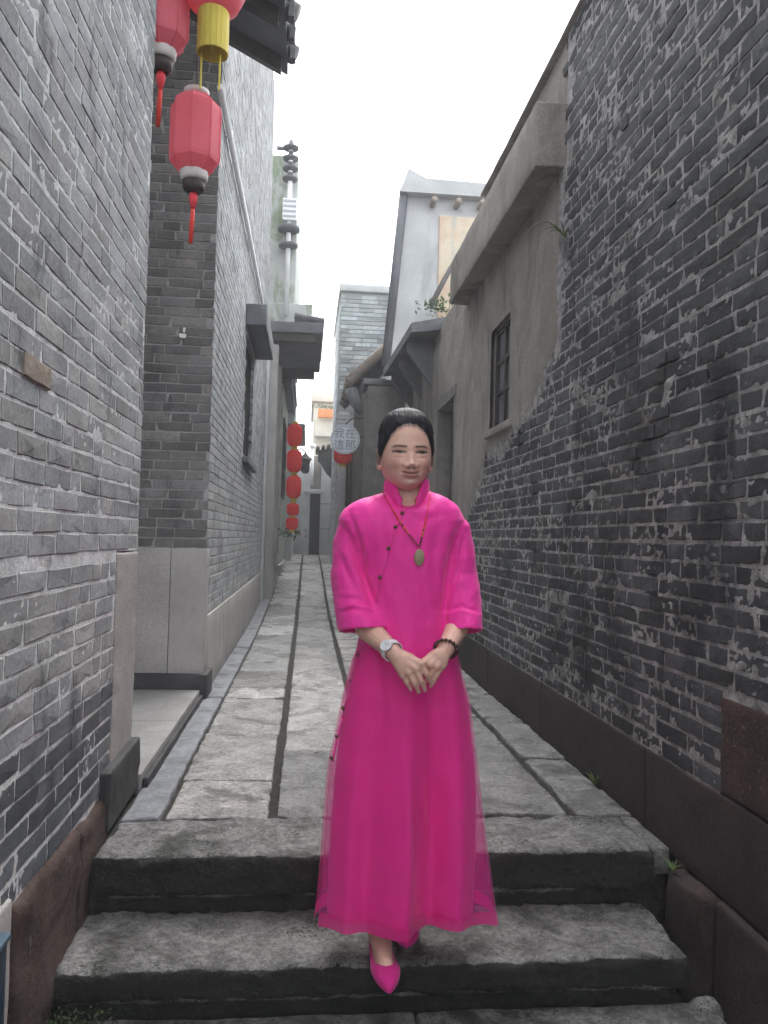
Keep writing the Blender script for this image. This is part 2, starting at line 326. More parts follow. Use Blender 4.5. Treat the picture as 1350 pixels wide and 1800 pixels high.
def wall_bricks(parent, rotz, origin, u0, u1, v0, v1, course, L, joint, mats, proud=.0005, skip=None, nparts=300, seed=1, header=.22, keep=None):
    """u runs along local x of the wall after rotz, v is z; the brick faces lie on the wall plane"""
    r = np.random.default_rng(seed); H = course-joint; lens = [L, L*.97, L*.49]
    var = {}
    for li, l in enumerate(lens):
        for k in range(7 if li < 2 else 5): var[(li, k)] = brickmesh(l, H, seed*100+li*10+k)
    c, s = math.cos(rotz), math.sin(rotz); ux = np.array([c, s, 0]); ny = np.array([-s, c, 0]); origin = np.array(origin, float)
    items = []; v = v0+course/2; row = 0
    while v < v1:
        u = u0-r.uniform(0, L); wob = r.uniform(-.002, .002)
        while u < u1:
            li = 2 if r.random() < header else int(r.integers(0, 2)); l = lens[li]
            uc = u+l/2; u += l+joint*r.uniform(.7, 1.3)
            if uc-l/2 < u0-1e-6 or uc+l/2 > u1+1e-6:
                e0, e1 = max(uc-l/2, u0), min(uc+l/2, u1)
                if e1-e0 < .04: continue
                sc = (e1-e0)/l; uc = (e0+e1)/2
            else: sc = 1.
            if skip is not None and skip(uc, v): continue
            P = origin+ux*uc+np.array([0, 0, v+wob+r.uniform(-.0015, .0015)])-ny*(proud+r.uniform(-.0012, .0012))
            x, y, d = pj(P); px = l*60/max(d, .1)*(1 if (d > 0 and -40 < x < 1390 and -40 < y < 1840) else .01)
            if keep is not None: px *= keep(x, y)
            items.append((px, P, li, int(r.integers(0, 7 if li < 2 else 5)), sc, r.uniform(-.012, .012), r.random()))
        v += course; row += 1
    items.sort(key=lambda q: -q[0]); meshes = {}
    for k, (V, F) in var.items():
        m = bpy.data.meshes.new('brick'); m.from_pydata(V.tolist(), [], F); m.update(); m.materials.append(mats[0]); meshes[k] = m
    pl = wloc(parent); nparts = min(nparts, sum(1 for q in items if q[0] > .5))
    for px, P, li, k, sc, tilt, rr in items[:nparts]:
        o = bpy.data.objects.new('brick', meshes[(li, k)]); COL.objects.link(o); o.parent = parent
        o.location = Vector(P)-pl; o.rotation_euler = (0, tilt, rotz); o.scale = (sc, 1, 1)
    rest = items[nparts:]
    if rest:
        mb = MB(); tint = []
        for px, P, li, k, sc, tilt, rr in rest:
            V, F = var[(li, k)]; ct, st = math.cos(tilt), math.sin(tilt)
            X = V[:, 0]*sc*ct+V[:, 2]*st; Z = -V[:, 0]*sc*st+V[:, 2]*ct
            mb.add(P+X[:, None]*ux+V[:, 1:2]*ny+Z[:, None]*np.array([0, 0, 1]), F); tint += [rr]*len(F)
        m = mb.mesh('brick_field'); at = m.attributes.new('tint', 'FLOAT', 'FACE'); at.data.foreach_set('value', np.array(tint, dtype=np.float32))
        o = obj('brick_field', m, mats[1], parent); o['kind'] = 'stuff'
    return items
def sheet(name, parent, rotz, origin, u0, u1, v0, v1, res, disp, mats, matfn=None, hole=None):
    c, s = math.cos(rotz), math.sin(rotz); ux = np.array([c, s, 0]); ny = np.array([-s, c, 0])
    U = np.linspace(u0, u1, max(2, int((u1-u0)/res))); Vv = np.linspace(v0, v1, max(2, int((v1-v0)/res)))
    A, B = np.meshgrid(U, Vv, indexing='ij'); d = disp(A, B)
    P = np.array(origin)+A[..., None]*ux+B[..., None]*np.array([0, 0, 1])-d[..., None]*ny
    m, n = A.shape; I = np.arange(m*n).reshape(m, n)
    Q = np.stack([I[:-1, :-1], I[1:, :-1], I[1:, 1:], I[:-1, 1:]], -1).reshape(-1, 4)
    ac = (A[:-1, :-1]+A[1:, 1:]).reshape(-1)/2; bc = (B[:-1, :-1]+B[1:, 1:]).reshape(-1)/2
    if hole is not None: k = ~hole(ac, bc); Q = Q[k]; ac = ac[k]; bc = bc[k]
    me = bpy.data.meshes.new(name); me.vertices.add(m*n); me.vertices.foreach_set('co', P.reshape(-1))
    me.loops.add(len(Q)*4); me.loops.foreach_set('vertex_index', Q.reshape(-1).astype(np.int32)); me.polygons.add(len(Q)); me.polygons.foreach_set('loop_start', np.arange(len(Q), dtype=np.int32)*4)
    me.update(calc_edges=True); me.polygons.foreach_set('use_smooth', np.ones(len(Q), bool))
    for q in mats: me.materials.append(q)
    if matfn is not None: me.polygons.foreach_set('material_index', matfn(ac, bc).astype(np.int32))
    me.update(); return obj(name, me, None, parent)
R90 = math.pi/2
# ================================================================== GROUND, PAVEMENT, STEPS
def gz(y): return .55*sstep(8., 21., y)
g = MB(); ys = [-400, -30, 2.2]; 
g.add([(-400, -400, -.42), (400, -400, -.42), (400, 400, -.42), (-400, 400, -.42)], [(0, 1, 2, 3)])
gr = struct(g.build('ground', M['dirt']))
e = MB(); yy = np.concatenate([[2.74], np.linspace(3.2, 22.6, 40)])
e.loft([[(-1.9, y, gz(y)-.022), (2.0, y, gz(y)-.022), (2.0, y, -.40), (-1.9, y, -.40)] for y in yy]); bed = struct(e.build('earth_bed', M['dirt']))
pav = thing('alley_pavement', (0, 3.05, 0), '', ''); del pav['label']; del pav['category']; struct(pav)
def lane(x0, x1, joints, mat, gap, amp=.003, seed=0, top=.004, name='paving_slab'):
    r = np.random.default_rng(seed)
    for i in range(len(joints)-1):
        y0, y1 = joints[i]+gap*r.uniform(.3, 1), joints[i+1]-gap*r.uniform(.3, .9); ym = (y0+y1)/2; dz = r.uniform(-.006, .003)
        near = ym < 6
        xa, xb = x0+r.uniform(.001, .008), x1-r.uniform(.001, .008)
        mesh = blockmesh((xa, y0, -.07), (xb, y1, 0), res=.022 if near else .2, rnd=.010 if near else .012, amp=.004 if near else .002, nscale=14, seed=seed*50+i, top_amp=.006, amp2=.0022 if near else 0)
        V = np.empty(len(mesh.vertices)*3); mesh.vertices.foreach_get('co', V); V = V.reshape(-1, 3); V[:, 2] += gz(V[:, 1])+dz+(V[:, 0]-(xa+xb)/2)*r.uniform(-.01, .01); mesh.vertices.foreach_set('co', V.ravel()); mesh.update()
        obj(name, mesh, mat, pav)
def joints(first, end, lo, hi, seed):
    r = np.random.default_rng(seed); j = list(first)
    while j[-1] < end: j.append(j[-1]+r.uniform(lo, hi))
    j[-1] = end; return j
lane(-.505, -.117, joints([3.055, 3.52, 4.32, 5.25, 5.62, 6.3, 7.9], 22.5, .6, 1.2, 3), M['granite'], .008, seed=1)
lane(-.088, .30, joints([3.055, 4.0, 6.42, 7.5, 8.1], 22.5, .6, 1.3, 5), M['granite'], .007, seed=2)
lane(.325, 1.05, joints([3.055, 4.72, 6.0, 6.9], 22.5, .7, 1.3, 6), M['granite'], .009, seed=4)
lane(1.078, 1.30, joints([3.055, 3.36, 3.85, 4.72, 5.4], 22.5, .5, 1.0, 8), M['granite'], .008, seed=5)
lane(-.66, -.512, joints([3.055, 5.3], 22.5, 1.6, 2.4, 9), M['kerb'], .002, seed=6, name='kerb_stone')
steps = thing('stone_steps', (.3, 2.7, -.33), '', ''); del steps['label']; del steps['category']; struct(steps)
algae_front(block('tread_stone', (-.665, 2.70, -.135), (1.235, 3.045, .0), M['granite_step'], steps, res=.011, rnd=.022, amp=.009, nscale=13, seed=3, top_amp=.008, amp2=.0045))
algae_front(block('riser_stone', (-.62, 2.735, -.26), (1.0, 3.0, -.138), M['granite_step'], steps, res=.03, rnd=.015, amp=.008, nscale=12, seed=4))
block('kerb_stone', (1.243, 2.73, -.10), (1.302, 3.045, -.008), M['granite_step'], steps, res=.03, rnd=.008, amp=.003, seed=5)
algae_front(block('tread_stone', (-.69, 2.36, -.285), (1.20, 2.733, -.19), M['granite_step'], steps, res=.011, rnd=.026, amp=.010, nscale=13, seed=7, top_amp=.010, amp2=.0050))
algae_front(block('riser_stone', (-.68, 2.392, -.42), (1.17, 2.69, -.287), M['granite_step'], steps, res=.03, rnd=.02, amp=.010, nscale=12, seed=9))
low = thing('lower_landing', (.3, 1.5, -.33), '', ''); del low['label']; del low['category']; struct(low)
for i, (x0, x1, y0, y1) in enumerate([(-.66, .35, 1.55, 2.375), (.36, 1.26, 1.55, 2.37), (-.66, .1, .7, 1.54), (.11, 1.26, .7, 1.54), (-.66, .4, -.5, .69), (.41, 1.26, -.5, .69), (-.66, 1.26, -2.5, -.51)]):
    block('paving_slab', (x0, y0, -.40), (x1, y1, -.33), M['granite_step'], low, res=.03 if i < 2 else .2, rnd=.015, amp=.005, nscale=12, seed=20+i, top_amp=.006)
# ================================================================== NEAR LEFT BRICK WALL  (plane X=-.70, faces +X)
XL = -.70
lw = thing('brick_wall', (-.9, 2.6, -.33), 'pale blue grey brick wall on red stone footing beside the porch recess', 'wall')
wall_bricks(lw, R90, (XL, 0, 0), .9, 3.03, .13, .511, .0635, .222, .0085, (M['brickD_obj'], M['brickD_attr']), nparts=60, seed=11)  # lowest courses in the darker, partly shade-toned brick
wall_bricks(lw, R90, (XL, 0, 0), .9, 3.03, .511, .985, .0635, .222, .0085, (M['brickL_obj'], M['brickL_attr']), nparts=60, seed=13)
wall_bricks(lw, R90, (XL, 0, 0), .9, 3.40, .985, 4.3, .0635, .222, .0085, (M['brickL_obj'], M['brickL_attr']), nparts=190, seed=12)
# the one tan brick
V, F = brickmesh(.20, .056, 5); m = bpy.data.meshes.new('brick'); m.from_pydata(V.tolist(), [], F); m.materials.append(stone('tan_brick', (.26, .21, .17), (.33, .28, .23), 9, 60))
tb = obj('brick', m, None, lw, (XL+.0065, 2.10, 1.462), R90); tb['label'] = 'tan brick among grey bricks'
dispL = lambda A, B: -.0012+.0020*fbm(np.stack([A*60, B*60, A*0], -1), 4, 3)+.0006*fbm(np.stack([A*9, B*9, A*0], -1), 2, 8)
sheet('mortar', lw, R90, (XL, 0, 0), .9, 3.395, .10, 4.3, .009, dispL, [M['mortarL']], hole=lambda a, b: (a > 3.03) & (b < .985))
mb = MB(); mb.box((-1.2, .9, .1), (XL-.02, 3.03, 4.3)); mb.box((-1.2, 3.03, .985), (XL-.02, 3.39, 4.3)); mb.build('core', M['mortarL'], lw)
block('corner_pilaster', (-.95, 3.033, .02), (-.697, 3.40, .978), M['pilaster'], lw, res=.02, rnd=.008, amp=.003, seed=1, amp2=.001)
block('plinth_stone', (-.95, 2.90, .0), (-.665, 3.42, .21), M['plinth'], lw, res=.02, rnd=.010, amp=.004, seed=2, amp2=.001)
block('footing_stone', (-1.0, 2.06, -.40), (-.683, 2.62, .135), M['redstone'], lw, res=.025, rnd=.03, amp=.016, nscale=8, seed=3)
block('footing_stone', (-1.0, 2.60, -.40), (-.676, 2.98, .12), M['redstone'], lw, res=.025, rnd=.03, amp=.016, nscale=8, seed=5)
block('footing_stone', (-1.0, 1.2, -.40), (-.69, 2.05, .16), M['pilaster'], lw, res=.06, rnd=.01, amp=.003, seed=6)
mb = MB(); mb.box((-1.2, -2.2, -.42), (-.72, .9, 4.3)); mb.build('unseen_wall_stretch', M['brickL_attr'], lw)  # unseen wall run behind the camera, extended to block low light
# ================================================================== LEFT GATEHOUSE (pillar, long wall, porch floor, roof)
XG, YG = -.65, 5.28
gh = thing('gatehouse', (-1.2, 5.4, 0), 'grey brick house with porch recess, granite corner base and tall side wall', 'house')
wall_bricks(gh, 0, (0, YG, 0), -1.5, XG, .962, 4.5, .063, .225, .008, (M['brickG_obj'], M['brickG_attr']), nparts=230, seed=21, keep=lambda x, y: 1. if x > 228 else .01)
sheet('mortar', gh, 0, (0, YG, 0), -1.5, XG-.004, .955, 4.5, .02, lambda A, B: -.005+.004*fbm(np.stack([A*40, B*40, A*0], -1), 3, 5), [stone('porch_mortar', (.26, .25, .24), (.36, .35, .34), 9, 70)])
wall_bricks(gh, R90, (XG, 0, 0), YG+.003, 11.6, .962, 7.6, .063, .225, .008, (M['brickL_obj'], M['brickL_attr']), nparts=60, seed=22, keep=lambda x, y: 1. if x > 355 and x < 420 else .01, skip=lambda u, v: 7.93 < u < 9.05 and 1.86 < v < 3.04)
wall_bricks(gh, R90, (XG, 0, 0), YG+.11, 11.6, .52, .96, .063, .225, .008, (M['brickL_obj'], M['brickL_attr']), nparts=20, seed=23)
holeG = lambda a, b: (a > 7.9) & (a < 9.08) & (b > 1.83) & (b < 3.07)
sheet('mortar', gh, R90, (XG, 0, 0), YG, 11.6, .5, 7.6, .03, lambda A, B: -.005+.005*fbm(np.stack([A*30, B*30, A*0], -1), 3, 6), [M['mortarL']], hole=holeG)
mb = MB(); mb.box((-3.2, YG+.03, .0), (XG-.19, 11.55, 7.55)); mb.box((XG-.19, YG+.03, .0), (XG-.012, 7.9, 7.55)); mb.box((XG-.19, 9.08, 0), (XG-.012, 11.55, 7.55)); mb.box((XG-.19, 7.9, 0), (XG-.012, 9.08, 1.83)); mb.box((XG-.19, 7.9, 3.07), (XG-.012, 9.08, 7.55)); mb.build('core', M['brickL_attr'], gh)
block('base_panel', (-1.6, 5.262, .15), (-.874, 5.6, .955), M['pilaster'], gh, res=.1, rnd=.004, amp=.001, seed=1)
block('base_panel', (-.871, 5.258, .15), (-.642, 5.385, .958), M['pilaster'], gh, res=.1, rnd=.005, amp=.001, seed=2)
block('plinth_stone', (-1.6, 5.205, .0), (-.612, 5.5, .155), M['plinth'], gh, res=.1, rnd=.006, amp=.001, seed=3)
for i, y in enumerate(np.arange(5.39, 11.5, 1.02)): block('dado_stone', (-.9, y, .0), (-.641, min(y+1.015, 11.6), .515), M['pilaster'], gh, res=.12, rnd=.004, amp=.001, seed=30+i)
for i, (y0, y1) in enumerate([(3.40, 4.35), (4.354, 5.2)]): block('porch_slab', (-2.0, y0, -.04), (-.655, y1, .062), M['slab_porch'], gh, res=.1, rnd=.006, amp=.0012, seed=40+i)
block('threshold_kerb', (-.653, 3.43, -.06), (-.632, 5.2, .035), M['plinth'], gh, res=.1, rnd=.004, amp=.001, seed=44)
mb = MB(); mb.box((-2.1, 3.38, .06), (-2.0, 5.3, 4.4)); mb.build('porch_back_wall', M['brickG_attr'], gh)
dl = MB(); dl.box((-1.995, 3.9, .06), (-1.95, 4.9, 2.6)); dl.build('door', M['timber'], gh)
# window with hood on the long wall
wn = MB(); wn.box((XG-.12, 7.9, 1.83), (XG-.10, 9.08, 3.07)); wo = wn.build('window', M['void'], gh)
fr = MB(); fr.box((XG-.10, 7.905, 1.835), (XG-.03, 7.96, 3.065)); fr.box((XG-.10, 9.02, 1.835), (XG-.03, 9.075, 3.065)); fr.box((XG-.10, 7.96, 1.835), (XG-.03, 9.02, 1.89)); fr.box((XG-.10, 7.96, 3.01), (XG-.03, 9.02, 3.065))
for k in range(1, 7): fr.box((XG-.08, 7.96+k*.151-.01, 1.89), (XG-.06, 7.96+k*.151+.01, 3.01))
fr.build('frame', M['timber'], wo)
block('window_hood', (XG+.002, 7.75, 3.09), (XG+.20, 9.3, 3.30), M['conc_dark'], gh, res=.15, rnd=.01, amp=.002, seed=50)
block('window_sill', (XG+.002, 7.82, 1.76), (XG+.06, 9.15, 1.82), M['conc_dark'], gh, res=.15, rnd=.006, amp=.001, seed=51)
# porch roof with round tiles
rf = MB(); rf.loft([[(-.22, y, 4.24), (-2.3, y, 5.3), (-2.3, y, 5.38), (-.22, y, 4.31)] for y in (2.0, 5.46)]); roof = rf.build('roof', M['conc_dark'], gh)
for i, y in enumerate(np.arange(2.1, 5.5, .215)):
    t = MB(); t.tube([(-.17+.02*math.sin(i*2.1), y, 4.30), (-1.2, y, 4.85), (-2.3, y, 5.42)], [.062, .06, .06], 10); t.build('roof_tile', M['tile'], roof, True)
    if i: t2 = MB(); t2.box((-.20, y-.10, 4.225), (-.165, y-.03, 4.33)); t2.build('drip_tile', M['tile'], roof)
for y in np.arange(2.3, 5.4, .5):
    t = MB(); t.loft([[(-.26, y-.03, 4.16), (-.26, y+.03, 4.16), (-.26, y+.03, 4.255), (-.26, y-.03, 4.255)], [(-2.0, y-.03, 5.05), (-2.0, y+.03, 5.05), (-2.0, y+.03, 5.14), (-2.0, y-.03, 5.14)]]); t.build('rafter', M['timber'], roof)
# conduit pipe along the wall
cp = thing('conduit_pipe', (XG+.03, 7.4, 3.87), 'thin white conduit pipe running along the tall left wall', 'pipe')
mb = MB(); mb.tube([(XG+.03, 5.0, 3.865), (XG+.03, 7.4, 3.875), (XG+.03, 9.75, 3.87)], .022, 8); mb.build('pipe', M['white_paint'], cp, True)
for y in (5.6, 6.7, 7.8, 9.0):
    mb = MB(); mb.box((XG-.004, y-.012, 3.845), (XG+.05, y+.012, 3.851)); mb.box((XG-.004, y-.012, 3.889), (XG+.05, y+.012, 3.895)); mb.box((XG+.046, y-.012, 3.851), (XG+.05, y+.012, 3.889)); mb.build('clip', M['white_paint'], cp)
# ================================================================== NEAR RIGHT BRICK WALL AND PLASTERED HOUSE (plane X=1.31, faces -X)
XR = 1.31
rw = thing('brick_wall', (1.5, 3.0, 0), 'tall soot darkened brick wall with ragged mortar above dark red stone base', 'wall')
def plast(y, z):
    """0 bare brick .. 1 plaster"""
    y = np.asarray(y, float); z = np.asarray(z, float)
    line = np.interp(y, [3.9, 4.1, 4.6, 5.2, 5.8, 6.4, 7.0, 12], [2.5, 2.05, 1.88, 1.72, 1.58, 1.30, .9, .7])
    n = .16*fbm(np.stack([y*5, z*5, y*0], -1), 4, 41)
    return sstep(3.92, 4.30, y+n*.9)*sstep(line-.06, line+.12, z+n)
skipR = lambda u, v: bool(plast(-u, v) > .97) or (v > 3.0 and -u > 4.02) or (2.0 < -u < 2.405 and v < .59)
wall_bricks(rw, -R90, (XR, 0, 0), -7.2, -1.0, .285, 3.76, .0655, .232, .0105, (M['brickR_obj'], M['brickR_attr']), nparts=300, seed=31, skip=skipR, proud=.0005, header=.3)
def dispR(A, B):
    y = -A; p = plast(y, B)
    lf = fbm(np.stack([A*4.5, B*5.5, A*0], -1), 3, 18)
    a = -.0008+.0040*fbm(np.stack([A*50, B*65, A*0], -1), 4, 13)+.0022*sstep(.30, .55, lf)
    a = a-.02*sstep(.40, .5, fbm(np.stack([A*3.1+4, B*4.2, A*0], -1), 3, 77))
    b = .010+.004*fbm(np.stack([A*8, B*8, A*0], -1), 3, 15)+.0015*fbm(np.stack([A*50, B*50, A*0], -1), 2, 16)
    return a*(1-p)+b*p
holeR = lambda a, b: ((-a > 5.12) & (-a < 5.68) & (b > 1.86) & (b < 2.58)) | ((-a > 7.12) & (-a < 8.02) & (b < 2.42)) | ((-a > 2.0) & (-a < 2.405) & (b < .585)) | ((-a > 4.04) & (b > 3.06))
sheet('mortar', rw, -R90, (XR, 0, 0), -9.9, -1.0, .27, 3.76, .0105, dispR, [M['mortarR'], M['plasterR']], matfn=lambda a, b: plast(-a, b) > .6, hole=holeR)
mb = MB()
mb.box((XR+.02, 1.0, -.4), (1.9, 4.05, 3.755)); mb.box((XR+.02, 4.05, -.4), (1.9, 5.12, 3.3)); mb.box((XR+.02, 5.12, -.4), (1.9, 5.68, 1.86)); mb.box((XR+.02, 5.12, 2.58), (1.9, 5.68, 3.3)); mb.box((XR+.012, 4.05, 3.3), (1.9, 6.05, 3.755)); mb.box((XR+.02, 5.68, -.4), (1.9, 7.12, 3.3)); mb.box((XR+.02, 7.12, 2.42), (1.9, 8.02, 3.3)); mb.box((XR+.02, 8.02, -.4), (1.9, 9.9, 3.3)); mb.build('core', M['plasterR'], rw)
mb = MB(); mb.box((XR+.01, -2.2, -.42), (1.9, 1.0, 3.76)); mb.build('unseen_wall_stretch', M['brickR_attr'], rw)  # unseen run behind the camera, lengthened as a light blocker
for i, (y0, y1) in enumerate([(1.2, 1.98), (1.984, 2.95), (2.954, 4.3), (4.304, 5.6), (5.604, 7.1), (8.04, 9.9)]):
    block('base_stone', (XR-.006, y0, -.03), (1.8, y1, .285), M['redstone_dark'], rw, res=.06, rnd=.01, amp=.005, nscale=9, seed=60+i)
block('base_stone', (XR-.004, 1.2, .288), (1.8, 2.402, .588), M['redstone_block'], rw, res=.04, rnd=.01, amp=.005, nscale=9, seed=70)
block('footing_stone', (XR-.03, 1.2, -.42), (1.8, 2.385, -.034), M['redstone_dark'], rw, res=.04, rnd=.015, amp=.008, nscale=9, seed=71)
block('footing_stone', (XR-.06, 2.395, -.42), (1.8, 2.66, -.04), M['redstone_dark'], rw, res=.03, rnd=.03, amp=.014, nscale=9, seed=72)
block('coping', (1.285, -2.2, 3.762), (1.95, 6.1, 3.785), M['plasterR'], rw, res=.2, rnd=.01, amp=.004, seed=73)
block('eave_slab', (1.15, 4.065, 3.05), (1.9, 6.62, 3.40), M['plasterR'], rw, res=.1, rnd=.01, amp=.004, seed=74)
for i in range(3):
    for j in range(2):
        y0, y1 = 5.17+j*.235, 5.17+j*.235+.215; z0, z1 = 1.90+i*.222, 1.90+i*.222+.20
        if i == 0 and j == 0: w_ = MB(); w_.box((XR+.075, 5.11, 1.85), (XR+.085, 5.69, 2.59)); wo = w_.build('window', M['void'], rw)
        p = MB(); p.box((XR+.045, y0, z0), (XR+.050, y1, z1)); p.build('pane', M['glass'], wo)
fr = MB(); X0, X1 = XR+.028, XR+.07
for z in (1.862, 2.101, 2.323, 2.545): fr.box((X0, 5.122, z), (X1, 5.678, z+.028))
for y in (5.122, 5.386, 5.64): fr.box((X0-.003, y, 1.863), (X1-.003, y+.034, 2.576))
fr.build('frame', M['timber'], wo)
block('window_sill', (XR-.035, 5.05, 1.80), (XR+.1, 5.76, 1.852), M['plasterR'], rw, res=.1, rnd=.006, amp=.002, seed=80)
d_ = MB(); d_.box((XR+.14, 7.12, .0), (XR+.18, 8.02, 2.42)); do = d_.build('door', M['void'], rw)
fr = MB(); fr.box((XR-.012, 7.06, 0), (XR+.12, 7.15, 2.36)); fr.box((XR-.012, 7.99, 0), (XR+.12, 8.08, 2.36)); fr.box((XR-.02, 7.02, 2.362), (XR+.12, 8.12, 2.46)); fr.build('frame', M['timber_grey'], do)
block('threshold', (XR-.03, 7.1, 0), (XR+.2, 8.04, .09), M['pilaster'], rw, res=.15, rnd=.01, amp=.002, seed=81)
# door canopy further on
dc = thing('door_canopy', (1.2, 8.9, 3.2), 'dark projecting concrete canopy over the doorway past the plastered wall', 'canopy')
m_ = MB(); m_.loft([[(1.02, 8.15, 3.20), (1.75, 8.15, 3.30), (1.75, 8.15, 3.46), (1.02, 8.15, 3.30)], [(.93, 10.3, 3.16), (1.75, 10.3, 3.26), (1.75, 10.3, 3.42), (.93, 10.3, 3.26)]]); m_.build('slab', M['conc_dark'], dc)
for y in (8.5, 9.3, 10.1):
    m_ = MB(); m_.loft([[(1.30, y-.03, 2.7), (1.30, y+.03, 2.7), (1.30, y+.03, 3.2), (1.30, y-.03, 3.2)], [(1.02, y-.03, 3.08), (1.02, y+.03, 3.08), (1.02, y+.03, 3.17), (1.02, y-.03, 3.17)]]); m_.build('bracket', M['conc_dark'], dc)
# piers and gateway beyond the canopy
pr = thing('gate_pier', (1.0, 10.1, 0), 'grey rendered gate pier with narrow slot under the dark canopy', 'pier')
block('shaft', (.735, 10.35, .0), (1.24, 10.9, 3.05), M['timber_grey'], pr, res=.15, rnd=.015, amp=.006, seed=82)
block('cap', (.69, 10.32, 3.055), (1.27, 10.95, 3.13), M['conc_dark'], pr, res=.15, rnd=.01, amp=.004, seed=83)
p2 = thing('gate_pier', (1.4, 9.9, 0), 'narrow pale pier joined to plastered wall beside the gate pier', 'pier')
block('shaft', (1.30, 9.92, .0), (1.62, 10.3, 3.18), M['plasterR'], p2, res=.15, rnd=.015, amp=.006, seed=84)
# upper storey house behind
Yh = 10.6
uh = thing('upper_house', (1.8, Yh+1.5, 0), 'pale two storey gable house with patched orange plaster behind the canopy', 'house')
a, b, c_, d_ = on(712, 345, Y=Yh), on(680, 632, Y=Yh), on(875, 345, Y=Yh), on(880, 640, Y=Yh)
m_ = MB(); m_.loft([[(b[0], y, 0), (3.6, y, 0), (3.6, y, a[2]), (a[0], y, a[2]), (b[0], y, b[2])] for y in (Yh,)]+[[(b[0]+.85, Yh+5, 0), (4.4, Yh+5, 0), (4.4, Yh+5, a[2]), (a[0]+.85, Yh+5, a[2]), (b[0]+.85, Yh+5, b[2])]]); m_.build('wall', M['conc_pale'], uh)
e1, e2, e3 = on(772, 380, Y=Yh), on(842, 380, Y=Yh), on(772, 560, Y=Yh)
block('plaster_panel', (e1[0], Yh-.03, e3[2]), (3.5, Yh+.05, e1[2]), M['orange_wall'], uh, res=.12, rnd=.01, amp=.006, seed=85)
m_ = MB(); m_.tube([(b[0]-.02, Yh-.05, b[2]-.1), (a[0]-.02, Yh-.05, a[2]+.05)], .06, 10); m_.build('verge_trim', M['conc_dark'], uh, True)
rt = on(735, 312, Y=Yh)
m_ = MB(); m_.loft([[(a[0]-.1+o_, y, a[2]), (3.7+o_, y, a[2]), (3.7+o_, y, a[2]+.16), (rt[0]+.1+o_, y, a[2]+.2), (rt[0]-.15+o_, y, rt[2]+.05), (a[0]-.05+o_, y, a[2]+.1)] for y, o_ in ((Yh-.15, 0), (Yh+5.1, .85))]); rf2 = m_.build('roof', M['conc_pale'], uh)
for i in range(7):
    x = e1[0]-.1+i*.33; m_ = MB(); m_.tube([(x, Yh-.2, a[2]-.10), (x, Yh+1, a[2]-.10)], .045, 8); m_.build('tile_end', M['tile_brown'], rf2, True)
mp = thing('leaning_pole', on(757, 535, Y=Yh-.3), 'thin dark pole leaning across the orange plaster of the upper house', 'pole')
m_ = MB(); m_.tube([on(757, 538, Y=Yh-.3), on(790, 475, Y=Yh-.3), on(835, 405, Y=Yh-.3)], [.035, .032, .03], 8); m_.build('shaft', M['timber_grey'], mp, True)
# tiled lean-to roof
tr = thing('tiled_lean_to', (1.0, 12, 0), 'small lean to with brown barrel tile roof beside the gate pier', 'shed')
block('wall', (.74, 11.6, .0), (1.6, 13.6, 3.4), M['timber_grey'], tr, res=.3, rnd=.01, amp=.004, seed=86)
m_ = MB(); m_.loft([[(.58, 11.5, 3.25), (1.5, 11.5, 4.15), (1.5, 11.5, 4.25), (.58, 11.5, 3.33)], [(.58, 13.7, 3.25), (1.5, 13.7, 4.15), (1.5, 13.7, 4.25), (.58, 13.7, 3.33)]]); r3 = m_.build('roof', M['tile'], tr)
for i, y in enumerate(np.arange(11.5, 13.7, .24)):
    m_ = MB(); m_.tube([(.54, y, 3.31), (1.0, y, 3.77), (1.52, y, 4.27)], [.075, .07, .07], 9); m_.build('roof_tile', M['tile_brown'], r3, True)
m_ = MB(); m_.tube([(.58, 11.55, 3.2), (.64, 11.5, 3.02), (.72, 11.48, 2.86)], [.1, .09, .04], 8); m_.build('eave_corbel', M['tile'], tr, True)
# brick tower house
tw = thing('tower_house', (1.6, 16, 0), 'tall pale grey brick house standing behind the tiled lean to', 'house')
m_ = MB(); m_.box((.545, 15.5, 0), (3.0, 19, 5.85)); m_.build('core', M['conc_pale'], tw)
block('parapet', (.50, 15.4, 5.852), (3.05, 19.1, 6.0), M['conc_pale'], tw, res=.3, rnd=.02, amp=.006, seed=87)
M['brickT'] = stone('pale_tower_brick', (.40, .43, .44), (.52, .55, .56), 3, 50, .9, (.5, .004), [((.26, .28, .28), (5, 5, 3), .52, .68, .5)], 'attr')
M['brickT2'] = stone('pale_tower_brick_piece', (.40, .43, .44), (.52, .55, .56), 3, 50, .9, (.5, .004), [((.26, .28, .28), (5, 5, 3), .52, .68, .5)], 'obj')
wall_bricks(tw, 0, (0, 15.49, 0), .54, 3.0, 3.0, 5.84, .085, .30, .012, (M['brickT2'], M['brickT']), nparts=120, seed=33, proud=.012, keep=lambda x, y: 1. if x < 700 and y < 640 else .01)
wall_bricks(tw, -R90, (.545, 0, 0), -19, -15.5, 1.0, 5.84, .085, .30, .012, (M['brickT2'], M['brickT']), nparts=0, seed=34, proud=.012)
